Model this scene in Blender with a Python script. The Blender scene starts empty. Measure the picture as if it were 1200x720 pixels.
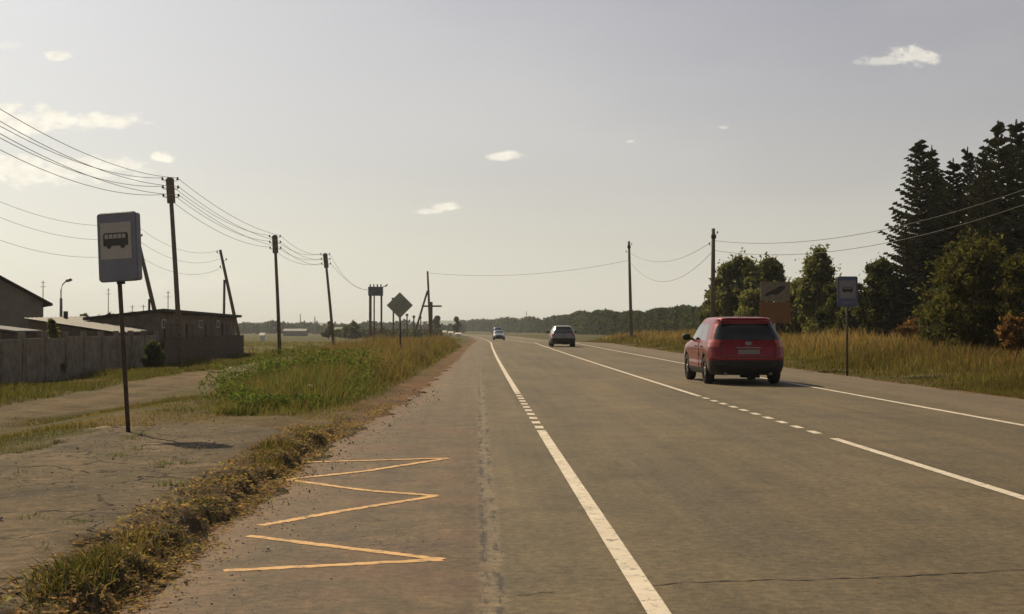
import bpy, math, random
import numpy as np
from mathutils import Vector, Matrix, Euler
random.seed(7)
rng = np.random.default_rng(7)
R = math.radians
sc = bpy.context.scene
COL = sc.collection

# ------------------------------------------------------------------ camera
F = 1600.0; CX, CY = 600.0, 360.0; VX, VY = 553.0, 382.0; EYE = 1.5
cam_d = bpy.data.cameras.new('camera'); cam = bpy.data.objects.new('camera', cam_d); COL.objects.link(cam)
cam_d.sensor_width = 36.0; cam_d.lens = F / 1200 * 36.0; cam_d.clip_start = 0.1; cam_d.clip_end = 30000
YAW = -math.atan((CX - VX) / F); PITCH = math.atan((VY - CY) / F)
cam.location = (0, 0, EYE); cam.rotation_euler = (R(90) + PITCH, 0, YAW)
sc.camera = cam
CM = Euler((R(90) + PITCH, 0, YAW)).to_matrix()

# ------------------------------------------------------------------ light
SUN_AZ = R(33); SUN_EL = R(42)            # azimuth to the left of the road direction
SUN_STRENGTH = 4.6; SKY_STRENGTH = 0.080; EXPOSURE = -0.08
sun_v = Vector((-math.sin(SUN_AZ) * math.cos(SUN_EL), math.cos(SUN_AZ) * math.cos(SUN_EL), math.sin(SUN_EL)))
sd = bpy.data.lights.new('sun', 'SUN'); sd.energy = SUN_STRENGTH; sd.angle = R(0.55); sd.color = (1.0, 0.79, 0.50)
sun = bpy.data.objects.new('sun', sd); COL.objects.link(sun); sun.rotation_euler = sun_v.to_track_quat('Z', 'Y').to_euler()
sc.view_settings.view_transform = 'Standard'; sc.view_settings.look = 'None'
sc.view_settings.gamma = 1.0; sc.view_settings.exposure = EXPOSURE; sc.view_settings.use_curve_mapping = False

def build_world():
    w = bpy.data.worlds.new('World'); sc.world = w; w.use_nodes = True
    nt = w.node_tree; nt.nodes.clear(); N = nt.nodes.new; Lk = nt.links.new
    out = N('ShaderNodeOutputWorld'); bg = N('ShaderNodeBackground'); bg.inputs['Strength'].default_value = SKY_STRENGTH
    Lk(bg.outputs[0], out.inputs['Surface'])
    sky = N('ShaderNodeTexSky'); sky.sky_type = 'NISHITA'; sky.sun_disc = False
    sky.sun_elevation = SUN_EL; sky.sun_rotation = -SUN_AZ; sky.air_density = 1.0; sky.dust_density = 2.0; sky.ozone_density = 1.2; sky.altitude = 100
    hs = N('ShaderNodeHueSaturation'); hs.inputs['Saturation'].default_value = 0.33
    Lk(sky.outputs[0], hs.inputs['Color'])
    tint = N('ShaderNodeMix'); tint.data_type = 'RGBA'; tint.blend_type = 'MULTIPLY'; tint.inputs[0].default_value = 1
    tint.inputs[7].default_value = (0.372, 0.381, 0.355, 1)
    gm = N('ShaderNodeGamma'); gm.inputs['Gamma'].default_value = 1.46; Lk(hs.outputs[0], gm.inputs['Color'])
    sr = N('ShaderNodeSeparateColor'); cr = N('ShaderNodeCombineColor'); Lk(gm.outputs[0], sr.inputs[0])
    g1 = N('ShaderNodeMath'); g1.operation = 'MULTIPLY'; g1.inputs[1].default_value = .82; Lk(sr.outputs[0], g1.inputs[0])
    g2 = N('ShaderNodeMath'); g2.operation = 'MULTIPLY_ADD'; g2.inputs[1].default_value = .16; Lk(sr.outputs[1], g2.inputs[0]); Lk(g1.outputs[0], g2.inputs[2])
    Lk(sr.outputs[0], cr.inputs[0]); Lk(g2.outputs[0], cr.inputs[1]); Lk(sr.outputs[2], cr.inputs[2]); Lk(cr.outputs[0], tint.inputs[6])
    def M(op, a, b=None, c=None, clamp=False):
        n = N('ShaderNodeMath'); n.operation = op; n.use_clamp = clamp
        for i, v in enumerate((a, b, c)):
            if v is None: continue
            if isinstance(v, (int, float)): n.inputs[i].default_value = v
            else: Lk(v, n.inputs[i])
        return n.outputs[0]
    tc = N('ShaderNodeTexCoord'); sp = N('ShaderNodeSeparateXYZ'); Lk(tc.outputs['Generated'], sp.inputs[0])
    yy = M('MAXIMUM', sp.outputs[1], 0.02)
    az0 = M('DIVIDE', sp.outputs[0], yy); el0 = M('DIVIDE', sp.outputs[2], yy)
    cb = N('ShaderNodeCombineXYZ'); Lk(az0, cb.inputs[0]); Lk(M('MULTIPLY', el0, 1.6), cb.inputs[1])
    n1 = N('ShaderNodeTexNoise'); n1.inputs['Scale'].default_value = 60; n1.inputs['Detail'].default_value = 6; n1.inputs['Roughness'].default_value = 0.62
    Lk(cb.outputs[0], n1.inputs['Vector'])
    nz = M('MULTIPLY', M('SUBTRACT', n1.outputs['Fac'], 0.47), 4.6)
    # cloud puffs given as azimuth / elevation slopes
    puffs = [(1075, 65, 33, 16, .72), (1045, 69, 36, 8, .55), (590, 183, 24, 8, .95), (498, 248, 22, 6, .75), (525, 243, 24, 7, .8),
             (190, 187, 15, 9, 1.0), (30, 147, 70, 22, 1.0), (120, 145, 58, 12, .9), (-20, 155, 60, 30, 1.0), (70, 68, 20, 9, .9), (12, 57, 16, 6, .35),
             (40, 205, 120, 22, .85), (110, 197, 80, 13, .8), (740, 165, 7, 3, .5), (848, 148, 7, 3, .5), (250, 335, 60, 14, .25), (1010, 70, 10, 5, .35),
             (150, 335, 90, 12, .25), (-80, 190, 110, 50, 1.0)]
    tot = None
    for (px, py, a, b, s) in puffs:
        u0, v0 = (px - VX) / F, (VY - py) / F
        dx = M('MULTIPLY', M('SUBTRACT', az0, u0), F / a); dy = M('MULTIPLY', M('SUBTRACT', el0, v0), F / b)
        # flat underside: stretch distances below the centre
        dy = M('MAXIMUM', dy, M('MULTIPLY', dy, -1.5))
        r = M('SQRT', M('ADD', M('MULTIPLY', dx, dx), M('MULTIPLY', dy, dy)))
        f = M('MULTIPLY', M('MULTIPLY_ADD', M('SUBTRACT', 1.0, r), 1.7, nz, clamp=False), 1.0)
        f = M('MULTIPLY', M('MINIMUM', M('MAXIMUM', f, 0.0), 1.0), s)
        tot = f if tot is None else M('MAXIMUM', tot, f)
    sm = N('ShaderNodeMapRange'); sm.interpolation_type = 'SMOOTHSTEP'; Lk(tot, sm.inputs[0]); sm.inputs[2].default_value = 1.15
    front = M('GREATER_THAN', sp.outputs[1], 0.05)
    mask = M('MULTIPLY', M('MULTIPLY', sm.outputs[0], front), 0.85, clamp=True)
    # thin high veil
    n2 = N('ShaderNodeTexNoise'); n2.inputs['Scale'].default_value = 3.2; n2.inputs['Detail'].default_value = 5
    mp = N('ShaderNodeMapping'); mp.inputs['Scale'].default_value = (1, 1, 3.0); Lk(tc.outputs['Generated'], mp.inputs[0]); Lk(mp.outputs[0], n2.inputs['Vector'])
    veil = M('MULTIPLY', M('SUBTRACT', n2.outputs['Fac'], 0.44, clamp=True), 1.0, clamp=True)
    zz = M('MAXIMUM', sp.outputs[2], 0.0); hz = M('MULTIPLY', M('EXPONENT', M('MULTIPLY', zz, -1 / .10)), .9)
    hm = N('ShaderNodeMix'); hm.data_type = 'RGBA'; Lk(hz, hm.inputs[0]); Lk(tint.outputs[2], hm.inputs[6]); hm.inputs[7].default_value = (11.1, 10.5, 9.0, 1)
    mv = N('ShaderNodeMix'); mv.data_type = 'RGBA'; Lk(veil, mv.inputs[0]); Lk(hm.outputs[2], mv.inputs[6]); mv.inputs[7].default_value = (9.5, 9.2, 8.6, 1)
    mc = N('ShaderNodeMix'); mc.data_type = 'RGBA'; Lk(mask, mc.inputs[0]); Lk(mv.outputs[2], mc.inputs[6]); mc.inputs[7].default_value = (13, 12.2, 10.2, 1)
    n3 = N('ShaderNodeTexNoise'); n3.inputs['Scale'].default_value = 90; n3.inputs['Detail'].default_value = 4; Lk(cb.outputs[0], n3.inputs['Vector'])
    cc = N('ShaderNodeMix'); cc.data_type = 'RGBA'; Lk(M('MULTIPLY', M('SUBTRACT', n3.outputs['Fac'], .3), 2.2, clamp=True), cc.inputs[0]); cc.inputs[6].default_value = (12.0, 11.2, 9.8, 1); cc.inputs[7].default_value = (15.5, 14.8, 12.2, 1); Lk(cc.outputs[2], mc.inputs[7])
    Lk(mc.outputs[2], bg.inputs['Color'])
build_world()

# ------------------------------------------------------------------ helpers
def ray(px, py):
    v = CM @ Vector(((px - CX) / F, -(py - CY) / F, -1.0)); return v
def P(px, py, Y):
    v = ray(px, py); t = Y / v.y; return Vector((v.x * t, Y, EYE + v.z * t))
def G(px, py, z=0.0):
    v = ray(px, py); t = (z - EYE) / v.z; return Vector((v.x * t, v.y * t, z))
def sstep(a, b, x):
    t = np.clip((np.asarray(x, float) - a) / (b - a), 0, 1); return t * t * (3 - 2 * t)
def curve_c(Y):
    Y = np.asarray(Y, float); t = np.maximum(Y - 120, 0)
    return np.where(Y < 120, 5e-5 * Y * Y, .72 + .012 * t - 8.5e-5 * t * t)
def longz(Y):
    return np.interp(Y, [-50, 118, 150, 200, 240, 300, 400, 600, 900, 4000], [0, 0, -.28, -.62, -.85, -.95, -1.3, -2.2, -3.0, -3.0])
def terrain(X, Y):
    X = np.asarray(X, float); Y = np.asarray(Y, float)
    u = X - curve_c(np.minimum(Y, 700))
    z = longz(Y)
    z = z - .5 * sstep(-5.5, -9.0, u) + .42 * sstep(11.6, 19, u) * (1 - sstep(170, 300, Y))
    nz = .035 * np.sin(X * 1.3 + 2 * np.sin(Y * .31)) * np.sin(Y * .9 + 1.1 * np.sin(X * .57)) + .06 * np.sin(X * .33 + 1.7) * np.sin(Y * .21)
    rough = sstep(-3.0, -5.5, u) + sstep(11.3, 13, u)
    z = z + nz * rough
    on = (u > -2.1) & (u < 11.15)
    return z - np.where(on, .05, 0.0)
def tz(x, y): return float(terrain(x, y))

def nodes_mat(name, rough=0.8, spec=0.3, metal=0.0):
    m = bpy.data.materials.new(name); m.use_nodes = True; nt = m.node_tree; b = nt.nodes['Principled BSDF']
    b.inputs['Roughness'].default_value = rough; b.inputs['Metallic'].default_value = metal
    b.inputs['Specular IOR Level'].default_value = spec
    return m, nt, b
def add_noise(nt, scale, detail=5, rough=.6, vec=None, dist=0):
    n = nt.nodes.new('ShaderNodeTexNoise'); n.inputs['Scale'].default_value = scale; n.inputs['Detail'].default_value = detail
    n.inputs['Roughness'].default_value = rough; n.inputs['Distortion'].default_value = dist
    if vec is not None: nt.links.new(vec, n.inputs['Vector'])
    return n.outputs['Fac']
def ramp(nt, fac, stops):
    r = nt.nodes.new('ShaderNodeValToRGB'); e = r.color_ramp.elements
    while len(e) < len(stops): e.new(.5)
    for k, (p, c) in enumerate(stops): e[k].position = p; e[k].color = (c[0], c[1], c[2], 1) if len(c) == 3 else c
    nt.links.new(fac, r.inputs[0]); return r.outputs[0]
def mixc(nt, fac, a, b, mode='MIX'):
    m = nt.nodes.new('ShaderNodeMix'); m.data_type = 'RGBA'; m.blend_type = mode
    for i, v in ((0, fac), (6, a), (7, b)):
        if isinstance(v, (int, float)): m.inputs[i].default_value = v
        elif isinstance(v, tuple): m.inputs[i].default_value = (v[0], v[1], v[2], 1)
        else: nt.links.new(v, m.inputs[i])
    return m.outputs[2]
def mth(nt, op, a, b=None, c=None, clamp=False):
    n = nt.nodes.new('ShaderNodeMath'); n.operation = op; n.use_clamp = clamp
    for i, v in enumerate((a, b, c)):
        if v is None: continue
        if isinstance(v, (int, float)): n.inputs[i].default_value = v
        else: nt.links.new(v, n.inputs[i])
    return n.outputs[0]
def mrange(nt, v, a, b, c=0.0, d=1.0, smooth=True):
    n = nt.nodes.new('ShaderNodeMapRange'); n.interpolation_type = 'SMOOTHSTEP' if smooth else 'LINEAR'
    nt.links.new(v, n.inputs[0])
    for i, k in enumerate((a, b, c, d)): n.inputs[i + 1].default_value = k
    return n.outputs[0]
def objco(nt):
    return nt.nodes.new('ShaderNodeTexCoord').outputs['Object']
def bump(nt, b, h, strength=.5, dist=.02):
    n = nt.nodes.new('ShaderNodeBump'); n.inputs['Strength'].default_value = strength; n.inputs['Distance'].default_value = dist
    nt.links.new(h, n.inputs['Height']); nt.links.new(n.outputs[0], b.inputs['Normal'])
def simple(name, c, rough=.7, spec=.3, metal=0.0, var=.25, scale=6.0, bmp=0.0):
    m, nt, b = nodes_mat(name, rough, spec, metal)
    v = objco(nt); f = add_noise(nt, scale, 5, .6, v)
    dark = tuple(x * (1 - var) for x in c); lite = tuple(min(1, x * (1 + var)) for x in c)
    nt.links.new(ramp(nt, f, [(.3, dark), (.7, lite)]), b.inputs['Base Color'])
    if bmp: bump(nt, b, f, bmp, .03)
    return m
def leaf_mat(name, trans=.35, tint=(1, 1, 1)):
    """foliage: the hue of each leaf or blade comes from its own colour attribute"""
    m = bpy.data.materials.new(name); m.use_nodes = True; nt = m.node_tree; nt.nodes.clear()
    o = nt.nodes.new('ShaderNodeOutputMaterial'); a = nt.nodes.new('ShaderNodeAttribute'); a.attribute_name = 'hue'
    c = mixc(nt, 1.0, a.outputs['Color'], tint, 'MULTIPLY')
    d = nt.nodes.new('ShaderNodeBsdfDiffuse'); t = nt.nodes.new('ShaderNodeBsdfTranslucent'); x = nt.nodes.new('ShaderNodeMixShader')
    nt.links.new(c, d.inputs[0]); nt.links.new(mixc(nt, 1.0, c, (1.25, 1.3, .75), 'MULTIPLY'), t.inputs[0])
    x.inputs[0].default_value = trans; nt.links.new(d.outputs[0], x.inputs[1]); nt.links.new(t.outputs[0], x.inputs[2])
    nt.links.new(x.outputs[0], o.inputs[0]); return m

class MB:
    def __init__(s): s.v = []; s.f = []
    def add(s, v, f):
        o = len(s.v); s.v += [tuple(p) for p in v]; s.f += [tuple(i + o for i in q) for q in f]; return s
    def box(s, c, d, rot=None):
        hx, hy, hz = d[0] / 2, d[1] / 2, d[2] / 2
        v = [Vector((x, y, z)) for z in (-hz, hz) for y in (-hy, hy) for x in (-hx, hx)]
        if rot is not None: v = [rot @ p for p in v]
        v = [p + Vector(c) for p in v]
        return s.add(v, [(0, 2, 3, 1), (4, 5, 7, 6), (0, 1, 5, 4), (2, 6, 7, 3), (0, 4, 6, 2), (1, 3, 7, 5)])
    def tube(s, pts, r, n=8, cap=True):
        pts = [Vector(p) for p in pts]; rs = r if isinstance(r, (list, tuple)) else [r] * len(pts)
        v = []; f = []
        for i, p in enumerate(pts):
            a = pts[max(i - 1, 0)]; b = pts[min(i + 1, len(pts) - 1)]; t = (b - a).normalized()
            up = Vector((0, 0, 1)) if abs(t.z) < .9 else Vector((1, 0, 0)); x = t.cross(up).normalized(); y = t.cross(x)
            for k in range(n):
                q = 2 * math.pi * k / n; v.append(p + (x * math.cos(q) + y * math.sin(q)) * rs[i])
        for i in range(len(pts) - 1):
            for k in range(n): f.append((i * n + k, i * n + (k + 1) % n, (i + 1) * n + (k + 1) % n, (i + 1) * n + k))
        if cap: f.append(tuple(range(n))[::-1]); f.append(tuple(range((len(pts) - 1) * n, len(pts) * n)))
        return s.add(v, f)
    def prism(s, poly, vec):
        n = len(poly); a = [Vector(p) for p in poly]; b = [p + Vector(vec) for p in a]
        return s.add(a + b, [tuple(range(n))[::-1], tuple(range(n, 2 * n))] + [(i, (i + 1) % n, n + (i + 1) % n, n + i) for i in range(n)])
    def build(s, name, mat, parent=None, smooth=False, bevel=0):
        me = bpy.data.meshes.new(name); me.from_pydata(s.v, [], s.f); me.update()
        if smooth: me.polygons.foreach_set('use_smooth', [True] * len(me.polygons))
        o = bpy.data.objects.new(name, me); me.materials.append(mat); COL.objects.link(o)
        if parent is not None: o.parent = parent
        if bevel:
            b = o.modifiers.new('bevel', 'BEVEL'); b.width = bevel; b.segments = 2; b.limit_method = 'ANGLE'
        return o
def np_mesh(name, V, Fc, mat, hue=None, parent=None, smooth=False):
    """V (n,3), Fc (m,k) all faces of k corners, hue (n,3) per vertex"""
    me = bpy.data.meshes.new(name); V = np.asarray(V, np.float32); Fc = np.asarray(Fc, np.int32); m, k = Fc.shape
    me.vertices.add(len(V)); me.vertices.foreach_set('co', V.ravel())
    me.loops.add(m * k); me.loops.foreach_set('vertex_index', Fc.ravel())
    me.polygons.add(m); me.polygons.foreach_set('loop_start', np.arange(0, m * k, k, dtype=np.int32)); me.polygons.foreach_set('loop_total', np.full(m, k, np.int32))
    if smooth: me.polygons.foreach_set('use_smooth', [True] * m)
    if hue is not None:
        at = me.color_attributes.new('hue', 'FLOAT_COLOR', 'POINT')
        at.data.foreach_set('color', np.concatenate([hue, np.ones((len(hue), 1))], 1).astype(np.float32).ravel())
    me.update(calc_edges=True); me.validate()
    o = bpy.data.objects.new(name, me); me.materials.append(mat); COL.objects.link(o)
    if parent is not None: o.parent = parent
    return o
def tag(o, label=None, cat=None, group=None, kind=None):
    if label: o['label'] = label
    if cat: o['category'] = cat
    if group: o['group'] = group
    if kind: o['kind'] = kind
    return o
def empty(name, loc, label, cat, group=None, rz=0):
    o = bpy.data.objects.new(name, None); COL.objects.link(o); o.location = loc; o.rotation_euler = (0, 0, rz); o.empty_display_size = .3
    return tag(o, label, cat, group)
def copy_tree(o, parent=None):
    c = o.copy(); COL.objects.link(c)
    if parent is not None: c.parent = parent
    for ch in [q for q in COL.objects if q.parent == o]: copy_tree(ch, c)
    return c

# ------------------------------------------------------------------ ground materials
def terrain_mat():
    m, nt, b = nodes_mat('terrain_ground', .95, .1); v = objco(nt)
    a = nt.nodes.new('ShaderNodeAttribute'); a.attribute_name = 'hue'
    n1 = add_noise(nt, .9, 8, .65, v); n2 = add_noise(nt, 9, 8, .7, v); n3 = add_noise(nt, .05, 4, .6, v); n4 = add_noise(nt, 45, 4, .7, v)
    c = mixc(nt, 1.0, a.outputs['Color'], ramp(nt, n1, [(.3, (.62, .62, .62)), (.7, (1.4, 1.36, 1.3))]), 'MULTIPLY')
    c = mixc(nt, 1.0, c, ramp(nt, n2, [(.32, (.55, .55, .55)), (.68, (1.45, 1.42, 1.38))]), 'MULTIPLY')
    c = mixc(nt, 1.0, c, ramp(nt, n3, [(.35, (.8, .9, .8)), (.65, (1.2, 1.1, 1.1))]), 'MULTIPLY')
    c = mixc(nt, 1.0, c, ramp(nt, n4, [(.35, (.75, .75, .75)), (.7, (1.25, 1.25, 1.25))]), 'MULTIPLY')
    nt.links.new(c, b.inputs['Base Color'])
    bump(nt, b, mth(nt, 'ADD', n2, mth(nt, 'MULTIPLY', n4, .4)), .8, .06); return m
def road_mat():
    m, nt, b = nodes_mat('asphalt', .82, .35)
    uv = nt.nodes.new('ShaderNodeUVMap').outputs[0]; sp = nt.nodes.new('ShaderNodeSeparateXYZ'); nt.links.new(uv, sp.inputs[0])
    U, V = sp.outputs[0], sp.outputs[1]
    sc1 = nt.nodes.new('ShaderNodeMapping'); sc1.inputs['Scale'].default_value = (1, .22, 1); nt.links.new(uv, sc1.inputs[0])
    big = add_noise(nt, .55, 6, .6, sc1.outputs[0]); mid = add_noise(nt, 2.1, 7, .65, uv); fine = add_noise(nt, 60, 4, .75, uv); grit = add_noise(nt, 210, 2, .6, uv)
    wob = mth(nt, 'MULTIPLY', mth(nt, 'SUBTRACT', add_noise(nt, 1.3, 5, .6, uv), .5), .5)
    lane = ramp(nt, big, [(.3, (.076, .060, .036)), (.5, (.108, .085, .049)), (.72, (.144, .110, .062))])
    bay = ramp(nt, mid, [(.3, (.060, .046, .029)), (.50, (.098, .070, .041)), (.68, (.142, .098, .056))])
    red = mrange(nt, add_noise(nt, .8, 5, .6, uv), .44, .62, 0, .55)
    bay = mixc(nt, red, bay, (.125, .070, .046))
    shl = ramp(nt, mid, [(.3, (.100, .078, .052)), (.7, (.158, .120, .080))])
    Uw = mth(nt, 'ADD', U, wob)
    seam_u = mth(nt, 'ADD', mth(nt, 'MULTIPLY', mth(nt, 'MINIMUM', V, 60.0), .0022), .10)
    blot = add_noise(nt, 1.1, 7, .7, uv, .6); lane = mixc(nt, 1.0, lane, ramp(nt, blot, [(.32, (.70, .70, .68)), (.5, (1, 1, 1)), (.7, (1.22, 1.18, 1.12))]), 'MULTIPLY')
    isbay = mrange(nt, mth(nt, 'SUBTRACT', U, seam_u), -.02, .02, 1, 0)
    farsh = mrange(nt, V, 19, 34); 
    left = mixc(nt, farsh, bay, shl)
    c = mixc(nt, isbay, lane, left)
    rsh = mrange(nt, Uw, 8.75, 9.3, 0, .8); c = mixc(nt, rsh, c, shl)
    # dust along the left edge of the bay
    edge = nt.nodes.new('ShaderNodeAttribute'); edge.attribute_name = 'edge'
    ed = mrange(nt, mth(nt, 'ADD', edge.outputs['Fac'], mth(nt, 'MULTIPLY', wob, 1.4)), .12, .42, .85, 0); c = mixc(nt, ed, c, (.150, .096, .058))
    # tyre paths, slightly darker and smoother
    for u0 in (2.0, 3.75, 5.95, 7.65):
        t = mrange(nt, mth(nt, 'ABSOLUTE', mth(nt, 'SUBTRACT', U, u0)), .15, .5, .17, 0)
        c = mixc(nt, t, c, (.075, .068, .055))
    stm = nt.nodes.new('ShaderNodeMapping'); stm.inputs['Scale'].default_value = (3.2, .05, 1); nt.links.new(uv, stm.inputs[0]); st = add_noise(nt, 1.0, 5, .6, stm.outputs[0])
    c = mixc(nt, 1.0, c, ramp(nt, st, [(.3, (.80, .80, .79)), (.5, (1, 1, 1)), (.7, (1.16, 1.14, 1.1))]), 'MULTIPLY')
    # seam: weathered joint between bay and carriageway
    ds = mth(nt, 'ABSOLUTE', mth(nt, 'ADD', mth(nt, 'SUBTRACT', U, seam_u), mth(nt, 'MULTIPLY', wob, .22)))
    s1 = mrange(nt, ds, .03, .11, .85, 0); c = mixc(nt, mth(nt, 'MULTIPLY', s1, mrange(nt, add_noise(nt, 1.4, 6, .7, uv), .34, .5)), c, (.178, .140, .094))
    smp = nt.nodes.new('ShaderNodeMapping'); smp.inputs['Scale'].default_value = (4.5, .9, 1); nt.links.new(uv, smp.inputs[0]); dkn = mth(nt, 'MULTIPLY', mrange(nt, add_noise(nt, 1.6, 8, .78, smp.outputs[0]), .47, .55), .95)
    s2 = mrange(nt, mth(nt, 'ABSOLUTE', mth(nt, 'ADD', mth(nt, 'SUBTRACT', ds, .045), mth(nt, 'MULTIPLY', wob, .1))), .0, .055, 1, 0); c = mixc(nt, mth(nt, 'MULTIPLY', s2, dkn), c, (.03, .027, .023))
    # cracks in the old bay
    vor = nt.nodes.new('ShaderNodeTexVoronoi'); vor.feature = 'DISTANCE_TO_EDGE'; vor.inputs['Scale'].default_value = 2.0
    dm = nt.nodes.new('ShaderNodeVectorMath'); dm.operation = 'ADD'; nn = nt.nodes.new('ShaderNodeTexNoise'); nn.inputs['Scale'].default_value = 3; nn.inputs['Detail'].default_value = 6
    nt.links.new(uv, nn.inputs['Vector']); nt.links.new(uv, dm.inputs[0]); nt.links.new(nn.outputs['Color'], dm.inputs[1]); nt.links.new(dm.outputs[0], vor.inputs['Vector'])
    ck = mrange(nt, vor.outputs['Distance'], 0, .02, 1, 0)
    ckm = mth(nt, 'MULTIPLY', mth(nt, 'MULTIPLY', ck, isbay), mrange(nt, add_noise(nt, .7, 3, .5, uv), .44, .56, 0, .8)); c = mixc(nt, ckm, c, (.035, .031, .026))
    c = mixc(nt, 1.0, c, ramp(nt, fine, [(.3, (.6, .6, .6)), (.7, (1.42, 1.42, 1.38))]), 'MULTIPLY')
    c = mixc(nt, 1.0, c, ramp(nt, grit, [(.3, (.8, .8, .8)), (.72, (1.22, 1.22, 1.2))]), 'MULTIPLY')
    coarse = add_noise(nt, 13, 6, .75, uv); c = mixc(nt, 1.0, c, ramp(nt, coarse, [(.34, (.58, .57, .55)), (.5, (1, 1, 1)), (.64, (1.45, 1.42, 1.38))]), 'MULTIPLY')
    chip = mrange(nt, add_noise(nt, 26, 3, .6, uv), .66, .72, 0, .8); c = mixc(nt, mth(nt, 'MULTIPLY', chip, isbay), c, (.03, .026, .02))
    nt.links.new(c, b.inputs['Base Color'])
    bump(nt, b, mth(nt, 'SUBTRACT', mth(nt, 'ADD', fine, mth(nt, 'MULTIPLY', grit, .5)), mth(nt, 'MULTIPLY', ckm, 2)), .55, .008)
    return m
def paint_mat(name, c, wear=(.53, .66), worn=(.13, .115, .09)):
    m, nt, b = nodes_mat(name, .7, .3); v = objco(nt)
    f = mrange(nt, add_noise(nt, 9, 8, .82, v), wear[0], wear[1]); f2 = add_noise(nt, 2.5, 4, .6, v)
    cc = mixc(nt, 1.0, c, ramp(nt, f2, [(.3, (.8, .78, .74)), (.7, (1.05, 1.05, 1.05))]), 'MULTIPLY')
    nt.links.new(mixc(nt, f, cc, worn), b.inputs['Base Color']); return m

# ------------------------------------------------------------------ terrain sheet
def build_terrain():
    def axis(segs):
        out = []
        for a, b, st in segs: out += list(np.arange(a, b, st))
        return np.array(out)
    xs = axis([(-6000, -400, 400), (-400, -100, 20), (-100, -40, 3), (-40, -16, .8), (-16, 20, .2), (20, 50, .8), (50, 120, 4), (120, 400, 20), (400, 6001, 400)])
    ys = axis([(-60, 4, 4), (4, 30, .2), (30, 70, .4), (70, 160, 1.5), (160, 400, 6), (400, 1000, 30), (1000, 8001, 500)])
    X, Y = np.meshgrid(xs, ys); Z = terrain(X, Y)
    u = X - curve_c(np.minimum(Y, 700))
    def wn(a, b, s): return np.sin(X * a + s) * np.sin(Y * b + s * 1.7)
    wob = .5 * wn(.9, .7, 1) + .35 * wn(2.3, 1.9, 2) + .2 * wn(5.1, 4.3, 3)
    # ruts of the track
    tr = np.exp(-((np.abs(u + 10.5 + .3 * np.sin(Y * .08)) - .75) / .33) ** 2); Z = Z - .05 * tr * (Y > 10) * (Y < 130)
    pad = (u > -4.85) & (u < -2.3) & (Y < 18.9); Z = np.where(pad, Z - .06, Z)
    # shallow shoulder of soil beside the bay: climbs to the pad
    cl = sstep(-1.85, -2.4, u) * (Y < 19.5) * sstep(-5.6, -4.9, u); Z = Z + .13 * cl * sstep(19.5, 18.2, Y)
    cols = dict(grass=(.075, .080, .030), dry=(.125, .098, .044), dirt=(.155, .112, .066), red=(.155, .098, .058), field=(.085, .083, .036), track=(.155, .118, .076))
    H = np.zeros(X.shape + (3,)); H[:] = cols['field']
    def put(mask, c):
        mk = np.clip(mask, 0, 1)[..., None]; H[:] = H * (1 - mk) + np.array(cols[c]) * mk
    nearm = sstep(140, 90, Y)
    put(nearm * (u < 0), 'dry')
    put(sstep(-.35, .35, wob) * nearm * (u < 0) * .65, 'grass')
    put(sstep(11, 12, u) * nearm, 'dry'); put(sstep(-.3, .5, wob) * sstep(11, 11.6, u) * sstep(16, 12, u), 'grass')
    put(sstep(2.0, 1.1, np.abs(u + 10.5 + .3 * np.sin(Y * .08)) + .5 * wob) * (Y < 135), 'track')
    put(sstep(1.6, .6, np.abs(Y - 135) / 9 + .3 * wob) * (u < -4) * (u > -60), 'track')
    # dry bare ground between stop and weeds, path from the track to the shoulder
    put(sstep(.2, -.25, np.abs(Y - 21.2 - .12 * (u + 4)) / 2.3 - 1 + .5 * wob) * (u < -1) * (u > -9.5) * .85, 'dirt')
    put(sstep(-4.8, -4.4, u) * (Y < 20) * (u < -1.4), 'red')
    ed = np.interp(Y, [0, 18, 24, 30, 60, 130, 400], [-1.85, -1.7, -1.45, -1.2, -.8, -.5, -.5])
    put(sstep(1.25, .3, (ed - u) + .25 * wob) * (Y > 17) * (Y < 300) * (u < 1), 'red')
    put(sstep(11.9, 11.1, u + .2 * wob) * (u > 9), 'red')
    ny, nx = X.shape; idx = np.arange(ny * nx).reshape(ny, nx)
    Fc = np.stack([idx[:-1, :-1], idx[:-1, 1:], idx[1:, 1:], idx[1:, :-1]], -1).reshape(-1, 4)
    o = np_mesh('ground', np.stack([X, Y, Z], -1).reshape(-1, 3), Fc, terrain_mat(), H.reshape(-1, 3), smooth=True)
    tag(o, kind='structure')
build_terrain()

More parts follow.
